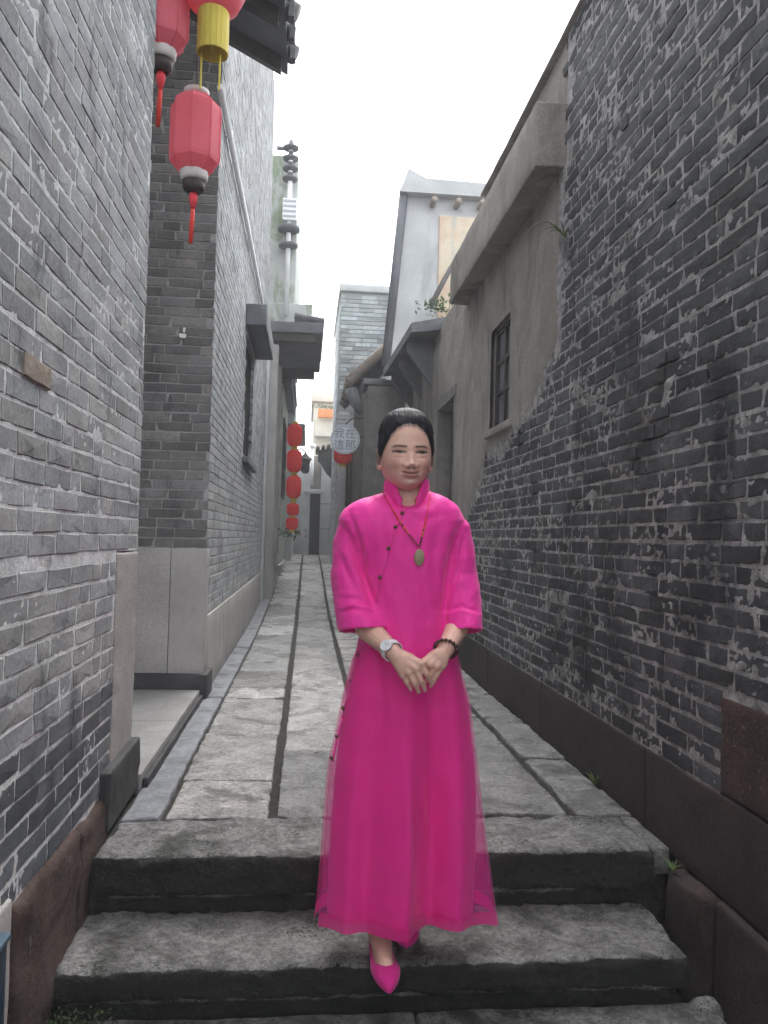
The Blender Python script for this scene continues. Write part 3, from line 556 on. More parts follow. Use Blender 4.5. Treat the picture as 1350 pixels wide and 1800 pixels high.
# houses lining the right side further on
h2 = thing('row_house', (1.0, 14.5, 0), 'dark grey row house with ragged tiled eave behind the round sign', 'house')
block('wall', (.72, 13.9, 0), (1.5, 15.35, 2.75), M['timber_grey'], h2, res=.3, rnd=.01, amp=.004, seed=88)
for i in range(3): block('timber_post', (.66, 13.85-.01*i, 0), (.72, 13.95, 2.6) if i == 0 else (.70, 13.90, 2.5), M['timber_grey'], h2, res=.4, rnd=.005, amp=.001, seed=89) if i == 0 else None
h3 = thing('eave_house', (.9, 18, 0), 'far house with broken dark tile eave jutting towards the white end wall', 'house')
block('wall', (.70, 19.2, 0), (1.8, 21.8, 3.2), M['timber_grey'], h3, res=.4, rnd=.01, amp=.004, seed=90)
p_ = [(.22, 3.12), (.22, 2.98), (.30, 2.93), (.36, 2.80), (.46, 2.66), (.58, 2.55), (.72, 2.62), (.72, 3.2)]
m_ = MB(); m_.loft([[(x, y, z) for x, z in p_] for y in (19.1, 20.6)]); ro = m_.build('eave', M['tile'], h3)
for i in range(4): m_ = MB(); m_.tube([(.20+i*.13, 19.0, 3.16+.03*i), (.20+i*.13, 20.6, 3.2+.03*i)], .05, 8); m_.build('roof_tile', M['tile_brown'], ro, True)
# ================================================================== FURTHER LEFT SIDE
l3 = thing('left_row_house', (-.9, 13, 0), 'rendered grey row house beyond the tall brick wall on the lantern side', 'house')
block('wall', (-2.5, 11.62, 0), (-.62, 14.9, 4.1), M['conc_pale'], l3, res=.4, rnd=.01, amp=.004, seed=91)
block('door_post', (-.62, 11.9, 0), (-.50, 12.1, 3.9), M['pilaster'], l3, res=.4, rnd=.01, amp=.002, seed=92)
block('door_post', (-.62, 13.4, 0), (-.50, 13.6, 3.9), M['pilaster'], l3, res=.4, rnd=.01, amp=.002, seed=93)
m_ = MB(); m_.box((-.618, 12.1, 0), (-.60, 13.4, 2.6)); m_.build('door', M['timber'], l3)
block('canopy', (-.64, 12.0, 4.12), (.15, 14.9, 4.28), M['conc_dark'], l3, res=.2, rnd=.015, amp=.01, nscale=5, seed=94)
m_ = MB(); m_.box((-.60, 12.05, 4.0), (.05, 12.15, 4.115)); m_.build('canopy_beam', M['timber'], l3); m_ = MB(); m_.box((-.60, 14.6, 3.95), (.05, 14.75, 4.115)); m_.build('canopy_beam', M['timber'], l3)
block('upper_wall', (-2.5, 12.6, 4.3), (-.30, 17.0, 7.1), M['moss_wall'], l3, res=.4, rnd=.01, amp=.01, seed=95)
block('parapet', (-2.0, 12.55, 4.29), (-.02, 14.6, 4.72), M['moss_wall'], l3, res=.2, rnd=.01, amp=.01, seed=96)
l4 = thing('left_row_house', (-.9, 18, 0), 'far row house with dark barred window behind the string of red lanterns', 'house')
block('wall', (-2.5, 14.95, 0), (-.52, 22.0, 3.9), M['moss_wall'], l4, res=.4, rnd=.01, amp=.006, seed=97)
m_ = MB(); m_.box((-.53, 15.3, 1.8), (-.50, 16.7, 3.3)); wo = m_.build('window', M['glass'], l4)
for z in (1.8, 2.3, 2.8, 3.25): m_ = MB(); m_.box((-.515, 15.3, z), (-.485, 16.7, z+.06)); m_.build('frame_bar', M['timber'], wo)
for y in (15.28, 15.95, 16.66): m_ = MB(); m_.box((-.512, y, 1.8), (-.482, y+.06, 3.31)); m_.build('frame_bar', M['timber'], wo)
block('eave', (-.55, 14.95, 3.91), (-.36, 19.0, 4.05), M['tile'], l4, res=.3, rnd=.01, amp=.01, seed=98)
block('base_stone', (-.62, 14.95, 0), (-.47, 22, .5), M['pilaster'], l4, res=.4, rnd=.01, amp=.004, seed=99)
l5 = thing('left_row_house', (-.5, 20, 0), 'farthest narrow house with dark stepped eave near the end wall', 'house')
block('wall', (-1.6, 18.6, 0), (-.36, 21.9, 4.4), M['conc_pale'], l5, res=.4, rnd=.01, amp=.004, seed=100)
block('eave', (-.6, 18.55, 3.5), (-.12, 21.9, 3.66), M['tile'], l5, res=.3, rnd=.02, amp=.02, seed=101)
for i, y in enumerate(np.arange(12.1, 14.9, .22)):
    t = MB(); t.tube([(.17, y, 4.33), (-.28, y, 4.40)], .055, 8); t.build('roof_tile', M['tile'], l3, True)
for i, y in enumerate(np.arange(15.0, 19.0, .25)):
    t = MB(); t.tube([(-.33, y, 4.08), (-.6, y, 4.22)], .055, 8); t.build('roof_tile', M['tile'], l4, True)
dp = thing('drain_pipe', (.70, 13.8, .3), 'dark vertical drain pipe on the row house behind the round sign', 'pipe')
m_ = MB(); m_.tube([(.67, 13.8, .25), (.67, 13.8, 2.7)], .03, 8); m_.build('pipe', M['timber'], dp, True)
for z in (.8, 1.6, 2.4): m_ = MB(); m_.tube([(.67, 13.8, z), (.67, 13.8, z+.06)], .038, 8); m_.build('collar', M['timber'], dp, True)
# insulator stack on a bracket
ip = thing('insulator_pole', (-.42, 12.3, 4.7), 'pale utility pole with stacked ribbed insulators above the mossy parapet', 'pole')
m_ = MB(); m_.tube([(-.42, 12.45, 4.5), (-.42, 12.45, 7.25)], .035, 8); m_.build('mast', M['white_paint'], ip, True)
for i in range(4): m_ = MB(); z = 6.62+i*.165; m_.lathe([(.03, 0), (.12, .02), (.125, .05), (.05, .08), (.03, .16)], (-.42, 12.45, z), 14); m_.build('insulator', M['conc_dark'], ip, True)
m_ = MB(); m_.box((-.64, 12.42, 7.12), (-.42, 12.48, 7.16)); m_.build('crossarm', M['conc_dark'], ip)
m_ = MB(); m_.box((-.52, 12.36, 5.98), (-.30, 12.54, 6.32)); bx = m_.build('meter_box', M['white_paint'], ip)
for i in range(4): m_ = MB(); m_.box((-.51, 12.352, 6.02+i*.08), (-.31, 12.362, 6.05+i*.08)); m_.build('louvre', M['sign_rim'], bx)
m_ = MB(); m_.lathe([(.06, 0), (.17, .03), (.17, .09), (.05, .12)], (-.42, 12.45, 5.8), 14); m_.lathe([(.06, 0), (.15, .03), (.15, .07), (.05, .1)], (-.42, 12.45, 5.55), 14); m_.build('insulator', M['conc_dark'], ip, True)
# ================================================================== END OF THE ALLEY
Ye = 22.2
ew = thing('end_wall', (.4, Ye, .5), 'pale panelled end wall with dark doorway closing the alley', 'wall')
zb = gz(Ye)-.05
block('wall_panel', (.34, Ye, zb), (.80, Ye+.4, 3.55), M['conc_pale'], ew, res=.4, rnd=.01, amp=.003, seed=110)
for i, z in enumerate((zb+.75, zb+1.45)): m_ = MB(); m_.box((.345, Ye-.006, z), (.795, Ye+.002, z+.02)); m_.build('panel_joint', M['timber_grey'], ew)
block('wall_panel', (-.45, Ye+.05, zb), (.05, Ye+.4, 3.0), M['conc_pale'], ew, res=.4, rnd=.01, amp=.003, seed=111)
m_ = MB(); m_.box((.05, Ye+.2, zb), (.34, Ye+.3, 2.25)); m_.build('door', M['void'], ew)
block('lintel', (-.1, Ye-.05, 2.26), (.42, Ye+.35, 2.36), M['conc_pale'], ew, res=.4, rnd=.01, amp=.003, seed=112)
block('wall_panel', (.05, Ye+.1, 2.37), (.34, Ye+.4, 3.3), M['plasterR'], ew, res=.4, rnd=.01, amp=.003, seed=113)
block('wall_panel', (.81, Ye, zb), (3.0, Ye+.4, 5.0), M['conc_pale'], ew, res=.4, rnd=.01, amp=.003, seed=114)
block('wall_panel', (-3, Ye+.05, zb), (-.46, Ye+.4, 4.0), M['conc_pale'], ew, res=.4, rnd=.01, amp=.003, seed=115)
wp = thing('drain_pipe', (.07, Ye-.1, .6), 'white vertical drain pipe beside the dark doorway of the end wall', 'pipe')
m_ = MB(); m_.tube([(.08, Ye-.02, 2.45), (.08, Ye-.02, 3.55)], .05, 8); m_.build('pipe', M['white_paint'], wp, True)
m_ = MB(); m_.lathe([(.05, 0), (.09, .02), (.09, .1), (.05, .12)], (.08, Ye-.02, 3.5), 10); m_.build('hopper', M['white_paint'], wp, True)
ch = thing('cream_house', (.6, 26, 0), 'cream house with flat roof and planted balcony above the end wall', 'house')
block('wall', (.10, 25.6, 0), (2.2, 30, 5.35), M['cream'], ch, res=.6, rnd=.01, amp=.003, seed=116)
block('roof', (.02, 25.4, 5.36), (2.3, 30.2, 5.62), M['cream'], ch, res=.6, rnd=.02, amp=.004, seed=117)
m_ = MB(); m_.box((.62, 25.58, 4.98), (.85, 25.6, 5.25)); m_.build('window', M['glass'], ch)
block('balcony', (.16, 25.0, 4.2), (1.0, 25.59, 4.75), M['cream'], ch, res=.4, rnd=.01, amp=.003, seed=118)
pl_ = thing('planter_box', (.5, 24.9, 4.75), 'orange terracotta planter box on the balcony of the cream house', 'planter')
block('trough', (.23, 24.75, 4.755), (.80, 24.98, 5.02), M['orange_box'], pl_, res=.2, rnd=.01, amp=.002, seed=119)
def leaves(name, mat, parent, c, ext, n, size, seed, up=.4):
    r = np.random.default_rng(seed); mb = MB()
    for i in range(n):
        p = np.array(c)+r.normal(0, 1, 3)*np.array(ext)*.5; d = r.normal(0, 1, 3)+np.array([0, 0, up]); d /= np.linalg.norm(d); q = np.cross(d, r.normal(0, 1, 3)); q /= np.linalg.norm(q); s_ = size*r.uniform(.5, 1.2)
        mb.add([p, p+d*s_*.5+q*s_*.22, p+d*s_, p+d*s_*.5-q*s_*.22], [(0, 1, 2, 3)])
    return mb.build(name, mat, parent)
leaves('foliage', M['leaf'], pl_, (.5, 24.87, 5.08), (.4, .15, .07), 160, .08, 4)
# ================================================================== LANTERNS
def lantern(c, r, h, label, group, nside=8, fringe=False, tassel=True, far=False, top_z=None):
    t = thing('paper_lantern', (c[0], c[1], c[2]-h/2), label, 'lantern', group); x, y, z = c
    if nside > 12: prof = [(r*.42, -h/2), (r*.74, -h*.4), (r*.95, -h*.2), (r, 0), (r*.95, h*.2), (r*.74, h*.4), (r*.42, h/2)]
    elif far: prof = [(r*.5, -h/2), (r*.9, -h*.38), (r, -h*.2), (r, h*.25), (r*.88, h*.4), (r*.45, h/2)]
    else: prof = [(r*.58, -h/2), (r*.97, -h*.36), (r, -h*.30), (r, h*.32), (r*.96, h*.38), (r*.55, h/2)]
    mb = MB(); mb.lathe(prof, c, nside); mb.build('shade', M['lredfar' if far else 'lred'], t, nside > 12 or far)
    if not far and nside <= 12:
        for k in range(nside):
            a_ = 2*math.pi*k/nside; rb = MB(); rb.tube([(x+q*1.012*math.cos(a_), y+q*1.012*math.sin(a_), z+zz) for q, zz in prof], .0035, 5); rb.build('rib', M['lred'], t)
    if far:
        mb = MB(); mb.lathe([(r*.42, -.05), (r*.42, 0)], (x, y, z-h/2), 10); mb.build('bottom_ring', M['lyellow'], t)
        mb = MB(); mb.lathe([(r*.42, 0), (r*.42, .04)], (x, y, z+h/2), 10); mb.build('top_ring', M['lyellow'], t)
    elif fringe:
        mb = MB(); mb.lathe([(r*.46, -.012), (r*.47, 0), (r*.44, .012)], (x, y, z-h/2), 24); mb.build('bottom_ring', M['lyellow'], t, True)
        for k in range(18):
            a_ = 2*math.pi*k/18; f_ = MB(); q = r*.44
            f_.box((-.012, -.004, -.19), (.012, .004, 0)); V = f_.v[0]; V = V@np.array([[math.sin(a_), -math.cos(a_), 0], [math.cos(a_), math.sin(a_), 0], [0, 0, 1]]); f_.v[0] = V+np.array([x+q*math.cos(a_), y+q*math.sin(a_), z-h/2]); f_.build('fringe', M['lyellow'], t)
        for dx in (-.05, .035): c2 = MB(); c2.tube([(x+dx, y, z-h/2-.19), (x+dx, y, z-h/2-.36)], .005, 6); c2.build('cord', M['lyellow'], t)
    else:
        mb = MB(); mb.lathe([(r*.50, -.045), (r*.56, -.03), (r*.58, 0), (r*.56, .006)], (x, y, z-h/2), 20); mb.build('bottom_ring', M['lwhite'], t, True)
        mb = MB(); mb.lathe([(r*.30, -.10), (r*.42, -.085), (r*.47, -.046)], (x, y, z-h/2), 20); mb.build('bottom_cap', M['ldark'], t, True)
        mb = MB(); mb.lathe([(r*.5, 0), (r*.52, .03), (r*.3, .045)], (x, y, z+h/2), 20); mb.build('top_cap', M['lwhite'], t, True)
        if tassel:
            mb = MB(); mb.tube([(x, y, z-h/2-.095), (x, y, z-h/2-.13), (x, y, z-h/2-.185)], [.018, .022, .010], 10); mb.build('tassel_knot', M['redcord'], t, True)
            mb = MB(); mb.tube([(x, y, z-h/2-.18), (x-.003, y, z-h/2-.25), (x-.006, y, z-h/2-.355)], [.010, .012, .011], 10); mb.build('tassel', M['tassel'], t, True)
    if top_z is not None:
        mb = MB(); mb.tube([(x, y, z+h/2+.04), (x, y, top_z)], .004, 6); mb.build('cord', M['ldark'], t)
    return t
GL = 'red lanterns hung under the porch roof'
lantern((-.612, 4.0, 3.05), .122, .385, 'octagonal red lantern with long red tassel hanging lowest in the porch', GL, top_z=4.4)
lantern((-.50, 3.7, 3.66), .155, .36, 'round red lantern with yellow fringe under the porch eave', GL, 32, fringe=True, top_z=4.36)
lantern((-.735, 3.72, 3.48), .118, .37, 'octagonal red lantern half hidden by the brick wall corner', GL, top_z=4.5)
YF = 14.2
far_l = [(-.27, 2.84), (-.265, 2.38), (-.262, 1.92), (-.265, 1.52), (-.275, 1.27)]
for i, (x, z) in enumerate(far_l):
    lantern((x, YF, z), .135 if i < 3 else .11, .40 if i < 3 else .22, ['topmost long red lantern of the string down the alley', 'second long red lantern from the top of the string', 'third long red lantern of the string with dark print', 'small round red lantern low on the string', 'lowest small red lantern of the string above the plant'][i], 'string of red lanterns down the alley', 12, far=True, top_z=z+.26 if i else 4.1)
lantern((.555, 13.2, 2.42), .15, .30, 'red lantern hanging half hidden behind the round sign', 'red lanterns hung under the porch roof', 12, far=True, top_z=2.9)
# ================================================================== ROUND SIGN
ys = 11.4; sc_ = on(606.5, 772.5, Y=ys); rs = .213
sg = thing('round_sign', sc_, 'round white hanging sign with four grey characters on a wall bracket', 'sign')
def disc(r0, r1, y0, y1, n=40):
    mb = MB(); t = np.arange(n)*2*math.pi/n
    return mb.loft([[(sc_[0]+q*math.cos(a), sc_[1]+y, sc_[2]+q*math.sin(a)) for a in t] for q, y in ((r1*.6, y1), (r1, y1), (r1, y0), (r0, y0), (r0, y0+.008), (.01, y0+.008))])
disc(rs*.90, rs, -.03, .05).build('case', M['sign'], sg)
t = np.arange(40)*2*math.pi/40
mb = MB(); mb.loft([[(sc_[0]+(rs*.88+q)*math.cos(a), sc_[1]-.031-y, sc_[2]+(rs*.88+q)*math.sin(a)) for a in t] for q, y in ((0, 0), (.006, .004), (.012, 0))], cap=False); mb.build('rim', M['sign_rim'], sg)
mb = MB(); mb.tube([(sc_[0]+rs*.98, ys, sc_[2]+.05), (1.3, ys, sc_[2]+.05)], .012, 6); mb.tube([(sc_[0], ys, sc_[2]+rs), (sc_[0]+.1, ys, sc_[2]+rs+.1), (1.3, ys, sc_[2]+rs+.1)], .01, 6); mb.build('bracket', M['timber'], sg)
for ch_, dx, dz in (('我', -.085, .075), ('在', .075, .075), ('這', -.085, -.09), ('那', .075, -.09)):
    cu = bpy.data.curves.new('txt', 'FONT'); cu.body = ch_; cu.size = .155; cu.align_x = 'CENTER'; cu.align_y = 'CENTER'; cu.extrude = .002; cu.offset = .0015
    to = bpy.data.objects.new('txt', cu); COL.objects.link(to); dg = bpy.context.evaluated_depsgraph_get(); me = bpy.data.meshes.new_from_object(to.evaluated_get(dg)); bpy.data.objects.remove(to)
    V = np.empty(len(me.vertices)*3); me.vertices.foreach_get('co', V); V = V.reshape(-1, 3); V = np.stack([V[:, 0], -V[:, 2], V[:, 1]], 1)+np.array([sc_[0]+dx, ys-.026, sc_[2]+dz]); me.vertices.foreach_set('co', V.ravel()); me.update()
    me.materials.clear(); obj('character', me, M['sign_ink'], sg)
# ================================================================== SMALL THINGS
bb = thing('metal_box', (-.66, 1.85, -.33), 'navy blue metal box with paler lid at the foot of the left wall', 'box')
block('body', (-.69, 1.6, -.33), (-.668, 1.96, .10), M['bluebox'], bb, res=.1, rnd=.006, amp=0, seed=1)
block('lid', (-.69, 1.59, .101), (-.662, 1.968, .118), M['bluelid'], bb, res=.1, rnd=.005, amp=0, seed=1)
def weed(p, n, L, label, seed, spread=.7, mat='leaf', droop=.8):
    r = np.random.default_rng(seed); t = thing('weed', p, label, 'weed'); p = np.array(p, float)
    for i in range(n):
        a_ = r.uniform(0, 2*math.pi); d = np.array([math.cos(a_), math.sin(a_), 0])*spread; l = L*r.uniform(.5, 1.1); pts = []
        for k in range(6):
            s_ = k/5; pts.append(p+d*l*s_*.7+np.array([0, 0, l*(s_-droop*s_*s_*.55)]))
        mb = MB(); mb.tube(pts, [.004*(1-.8*k/5) for k in range(6)], 4); mb.build('blade', M[mat], t)
    return t
weed((1.285, 3.42, .0), 12, .10, 'tuft of green grass at the foot of the dark stone base', 3)
weed((1.30, 4.02, 2.66), 9, .30, 'thin grass weed drooping from the top of the plaster edge', 5, .9, droop=1.6)
weed((1.26, 2.62, -.04), 9, .06, 'dry grass wisps in the corner beside the steps', 8, 1.0)
fe = thing('wall_fern', (-.50, 14.6, 1.05), 'leafy green plant growing from the wall below the string of lanterns', 'plant'); leaves('foliage', M['leaf'], fe, (-.33, 14.5, 1.10), (.26, .16, .10), 120, .07, 7); m_ = MB(); m_.tube([(-.53, 14.98, 1.05), (-.42, 14.6, 1.1), (-.3, 14.5, 1.12)], [.012, .008, .005], 6); m_.build('stem', M['leaf'], fe)
wl = thing('wall_lamp', (-.36, 18.6, 2.6), 'small black lantern shaped wall lamp on a bracket near the alley end', 'lamp')
m_ = MB(); m_.tube([(-.36, 18.6, 3.0), (-.2, 18.5, 3.08), (-.09, 18.5, 3.0)], .016, 6); m_.build('bracket', M['timber'], wl, True)
m_ = MB(); m_.lathe([(.05, 0), (.09, .04), (.12, .30), (.16, .33), (.04, .45), (.01, .5)], (-.09, 18.5, 2.5), 6); m_.build('lamp_body', M['timber'], wl)
mo = leaves('moss_patch', M['moss'], None, (-.60, 2.30, -.31), (.10, .07, .05), 700, .014, 12); tag(mo, 'dark green moss growing beside the lower step', 'moss'); mo['kind'] = 'stuff'
vv = leaves('creeper', M['leaf'], None, on(770, 540, Y=10.3), (.22, .2, .10), 150, .07, 14); tag(vv, 'pale green creeper growing on top of the right eave', 'plant')
block('rubble_stone', (1.19, 2.30, -.40), (1.275, 2.37, -.305), M['granite_step'], steps, res=.02, rnd=.03, amp=.014, nscale=14, seed=120)
tp = block('paper_scrap', (-.865, 5.262, 2.33), (-.82, 5.27, 2.36), M['white_tissue'], gh, res=.02, rnd=.004, amp=.004, seed=130)
tp = block('paper_scrap', (-.845, 5.262, 2.365), (-.83, 5.27, 2.40), M['white_tissue'], gh, res=.02, rnd=.004, amp=.004, seed=131)
# ================================================================== PERSON
def remesh(mb, vox, smooth_it=4, smooth_f=.5, name='m'):
    me = mb.mesh(name); o = bpy.data.objects.new('tmp', me); COL.objects.link(o)
    r = o.modifiers.new('r', 'REMESH'); r.mode = 'VOXEL'; r.voxel_size = vox
    if smooth_it: s_ = o.modifiers.new('s', 'SMOOTH'); s_.iterations = smooth_it; s_.factor = smooth_f
    dg = bpy.context.evaluated_depsgraph_get(); out = bpy.data.meshes.new_from_object(o.evaluated_get(dg)); bpy.data.objects.remove(o); bpy.data.meshes.remove(me)
    out.polygons.foreach_set('use_smooth', np.ones(len(out.polygons), bool)); return out
def coords(me):
    V = np.empty(len(me.vertices)*3); me.vertices.foreach_get('co', V); return V.reshape(-1, 3)
def setco(me, V): me.vertices.foreach_set('co', np.asarray(V, float).ravel()); me.update()
PB = (.29, 2.45, -.19)
# ---- head (local: x image right, y away from camera, z up from eye level)
HO = on(712.5, 800, Y=2.425); HY = math.radians(-3.5); HT = math.radians(-.6)
hR = np.array(Matrix.Rotation(-HY, 3, 'Z') @ Matrix.Rotation(HT, 3, 'Y'))
TAB = np.array([(.134, .003, .004, .004), (.130, .026, .028, .03), (.122, .042, .048, .052), (.106, .057, .067, .072), (.085, .0675, .080, .089), (.055, .074, .0885, .100), (.025, .0775, .0925, .105), (0, .0785, .0915, .105),
    (-.02, .0775, .0935, .10), (-.04, .0742, .095, .092), (-.06, .0675, .0945, .078), (-.075, .0585, .0925, .062), (-.088, .0470, .0875, .045), (-.097, .037, .080, .033), (-.104, .026, .067, .02), (-.108, .013, .048, .008), (-.110, .003, .034, -.03)])
def gs(x, c, s): return np.exp(-((x-c)/s)**2)
def face_d(x, z):
    d = 0*x
    br = np.interp(z, [-.052, -.036, -.02, .0, .015, .03], [0, .0135, .009, .0045, .0025, 0]); d = d+br*gs(x, 0, .0115)
    d = d+.0075*gs(x, 0, .0125)*gs(z, -.0385, .0095)+.0068*(gs(x, .0155, .0068)+gs(x, -.0155, .0068))*gs(z, -.0425, .0068)
    d = d-.003*gs(z, -.050, .004)*gs(x, 0, .02)
    ax = np.abs(x)
    d = d-.0042*gs(ax, .033, .018)*gs(z, .003, .010)-.0018*gs(ax, .017, .008)*gs(z, 0, .012)
    d = d+.0045*gs(ax, .034, .017)*gs(z, -.0005, .0075)
    d = d+.0025*gs(ax, .034, .02)*gs(z, .0185, .007)
    d = d+.0012*gs(ax, .034, .016)*gs(z, -.0115, .004)-.0012*gs(ax, .034, .016)*gs(z, -.0165, .003)
    d = d+.0085*gs(ax, .043, .023)*gs(z, -.036, .020)
    nl = .026+.25*np.clip(-.040-z, 0, .03); d = d-.0022*gs(ax, nl, .005)*sstep(-.072, -.055, z)*(1-sstep(-.042, -.034, z))
    sm = 7.0*x*x
    d = d+.0045*gs(x, 0, .03)*gs(z, -.064, .018)
    d = d+.0028*gs(x, 0, .017)*gs(z-sm, -.0592, .0036)-.0012*gs(x, 0, .0035)*gs(z, -.054, .004)
    d = d+.0042*gs(x, 0, .0165)*gs(z-sm*.5, -.0705, .0052)
    d = d-.0042*np.exp(-(np.abs(x)/.025)**6)*gs(z-sm, -.0640, .0017)-.002*gs(ax, .027, .004)*gs(z, -.0595, .004)
    d = d-.003*gs(x, 0, .018)*gs(z, -.0815, .0045)+.0055*gs(x, 0, .019)*gs(z, -.096, .011)
    return d
def head_surf(nz=230, na=300, off=None):
    t = np.linspace(0, 1, nz); zs = .134-.244*(t-.045*np.sin(2*math.pi*t)*.6)
    o = np.argsort(TAB[:, 0]); Tz = TAB[o]
    def cub(k): 
        v = np.interp(zs, Tz[:, 0], Tz[:, k])
        for _ in range(6): v[1:-1] = .25*v[:-2]+.5*v[1:-1]+.25*v[2:]
        return v
    w, f, b = cub(1), cub(2), cub(3)
    u = np.linspace(-1, 1, na, endpoint=False); ang = math.pi*(u*.62+.38*u**3)      # 0 = front, finer there
    A, _ = np.meshgrid(ang, zs); 
    ca, sa = np.cos(A), np.sin(A); e = 2/2.25
    x = w[:, None]*np.sign(sa)*np.abs(sa)**e; yf = np.sign(ca)*np.abs(ca)**e
    y = np.where(ca > 0, -f[:, None]*yf, -b[:, None]*yf); z = np.repeat(zs[:, None], na, 1)
    fr = sstep(.15, .55, ca)
    y = y-face_d(x, z)*fr
    return x, y, z, ca
x, y, z, ca = head_surf(); nz_, na_ = x.shape
P = np.stack([x, y, z], -1)
H = lambda p: np.asarray(p)@hR.T+HO
hm = MB(); hm.loft(H(P)[::-1])
for sx in (-1, 1):      # ears
    E_ = []
    for i in range(17):
        tt = i/16*2*math.pi; E_.append(H((sx*(.0805-.003*math.cos(tt)), .014+.016*math.cos(tt), -.012+.030*math.sin(tt)-.004*math.cos(tt))))
    hm.tube(E_, [.0055]*17, 8); hm.ball(H((sx*.077, .012, -.015)), (.006, .014, .026), 14, 10); hm.ball(H((sx*.0785, .004, -.040)), (.005, .008, .009), 10, 8)
# ---- body: neck, torso, arms, hands, legs, feet
bm = MB()
q = lambda px, py, Y: on(px, py, Y=Y)
bm.capsule(H((0, .025, -.05)), q(714, 885, 2.455), .050, .056)
bm.capsule(q(714, 880, 2.45), q(714, 925, 2.47), .058, .065)
bm.capsule(q(664, 922, 2.46), q(764, 922, 2.46), .05, .05); bm.capsule(q(714, 935, 2.46), q(714, 1060, 2.46), .08, .08); bm.capsule(q(714, 1060, 2.46), q(714, 1180, 2.46), .08, .09)
for s_, hip, knee, ank in ((0, (690, 1190, 2.45), (684, 1430, 2.44), (667, 1640, 2.425)), (1, (742, 1190, 2.46), (735, 1430, 2.50), (716, 1632, 2.56))):
    bm.capsule(q(*hip), q(*knee), .075, .05); bm.capsule(q(*knee), q(*ank), .048, .036)
# right arm (image left) and left arm
bm.capsule(q(648, 928, 2.46), q(620, 1055, 2.47), .045, .04); bm.capsule(q(620, 1055, 2.47), q(648, 1106, 2.375), .04, .037); bm.capsule(q(648, 1106, 2.375), q(688, 1143, 2.262), .037, .0255)
bm.capsule(q(776, 928, 2.46), q(812, 1055, 2.47), .045, .038); bm.capsule(q(812, 1055, 2.47), q(803, 1104, 2.375), .038, .035); bm.capsule(q(803, 1104, 2.375), q(784, 1140, 2.275), .035, .0250)
TIPS, PIPS = [], []
def hand(wr, mcps, pips, tips, rads, thumb):
    for i, (a_, b_, c_, r_) in enumerate(zip(mcps, pips, tips, rads)):
        bm.capsule(q(*wr), q(*a_), .0235 if i in (1, 2) else .020, .0125); m2 = tuple(.55*np.array(b_)+.45*np.array(c_)+np.array([.6, -.5, 0]))
        bm.capsule(q(*a_), q(*b_), r_*1.22, r_*1.08); bm.capsule(q(*b_), q(*m2), r_*1.08, r_); bm.capsule(q(*m2), q(*c_), r_, r_*.80); tp_ = q(*c_); m3 = q(*m2); TIPS.append(tp_+(m3-tp_)/np.linalg.norm(m3-tp_)*.002+(CAM-tp_)/np.linalg.norm(CAM-tp_)*r_*.8); PIPS.append(q(*b_)); PIPS.append(q(*a_))
    mid = tuple((np.array(wr)+np.array(mcps[1])*1.3+np.array(mcps[2])*.7)/3)
    bm.ball(q(*mid), (.030, .017, .034), 16, 10)
    bm.capsule(q(*wr), q(*thumb[0]), .020, .015); bm.capsule(q(*thumb[0]), q(*thumb[1]), .0125, .0105); bm.capsule(q(*thumb[1]), q(*thumb[2]), .0105, .0085)
hand((691, 1147, 2.255), [(708.5, 1186, 2.236), (719.5, 1182, 2.226), (730.5, 1176, 2.222), (739, 1167, 2.226)], [(715, 1200, 2.234), (728, 1201, 2.222), (740, 1196, 2.219), (750, 1186, 2.226)],
     [(722.5, 1213, 2.246), (736, 1216.5, 2.240), (747, 1213, 2.238), (757, 1200, 2.246)], [.0070, .0079, .0081, .0078], [(722, 1158, 2.262), (738, 1166, 2.262), (750, 1174, 2.266)])
hand((783, 1143, 2.272), [(777, 1170, 2.246), (767.5, 1171, 2.238), (757, 1168, 2.238), (748, 1163, 2.242)], [(767, 1189, 2.244), (757.5, 1186, 2.246), (746, 1182, 2.256), (736, 1176, 2.262)],
     [(757, 1207, 2.254), (748, 1198, 2.262), (735, 1191, 2.270), (725, 1184, 2.274)], [.0068, .0076, .0078, .0076], [(757, 1156, 2.262), (746, 1162, 2.262), (738, 1170, 2.266)])
# feet
T1, T2 = on(685, 1745, Z=-.178), on(714, 1664, Z=-.178)
A1, A2 = q(667, 1640, 2.425), q(716, 1632, 2.56)
def foot(A, T, bmx):
    hl = np.array([A[0], A[1]+.035, -.155]); bmx.capsule(A, hl, .036, .030); d = T-hl
    ball = hl+d*.66; ball[2] = -.160; bmx.capsule(A+np.array([0, -.01, -.005]), ball+np.array([0, 0, .012]), .034, .022); bmx.capsule(hl, ball, .030, .028); bmx.capsule(ball, hl+d*.9, .026, .014)
foot(A1, T1, bm); foot(A2, T2, bm)
body = remesh(bm, .0026, 5, .5)
hd = hm.mesh('head', True)
# union of head and body into one surface
ob = bpy.data.objects.new('tb', body); oh = bpy.data.objects.new('th', hd); COL.objects.link(ob); COL.objects.link(oh)
hdv = remesh(hm, .0016, 2, .4)     # watertight single-surface head
oh.data = hdv
bo = ob.modifiers.new('b', 'BOOLEAN'); bo.operation = 'UNION'; bo.object = oh; bo.solver = 'EXACT'
dg = bpy.context.evaluated_depsgraph_get(); pm = bpy.data.meshes.new_from_object(ob.evaluated_get(dg)); bpy.data.objects.remove(ob); bpy.data.objects.remove(oh)
pm.polygons.foreach_set('use_smooth', np.ones(len(pm.polygons), bool))
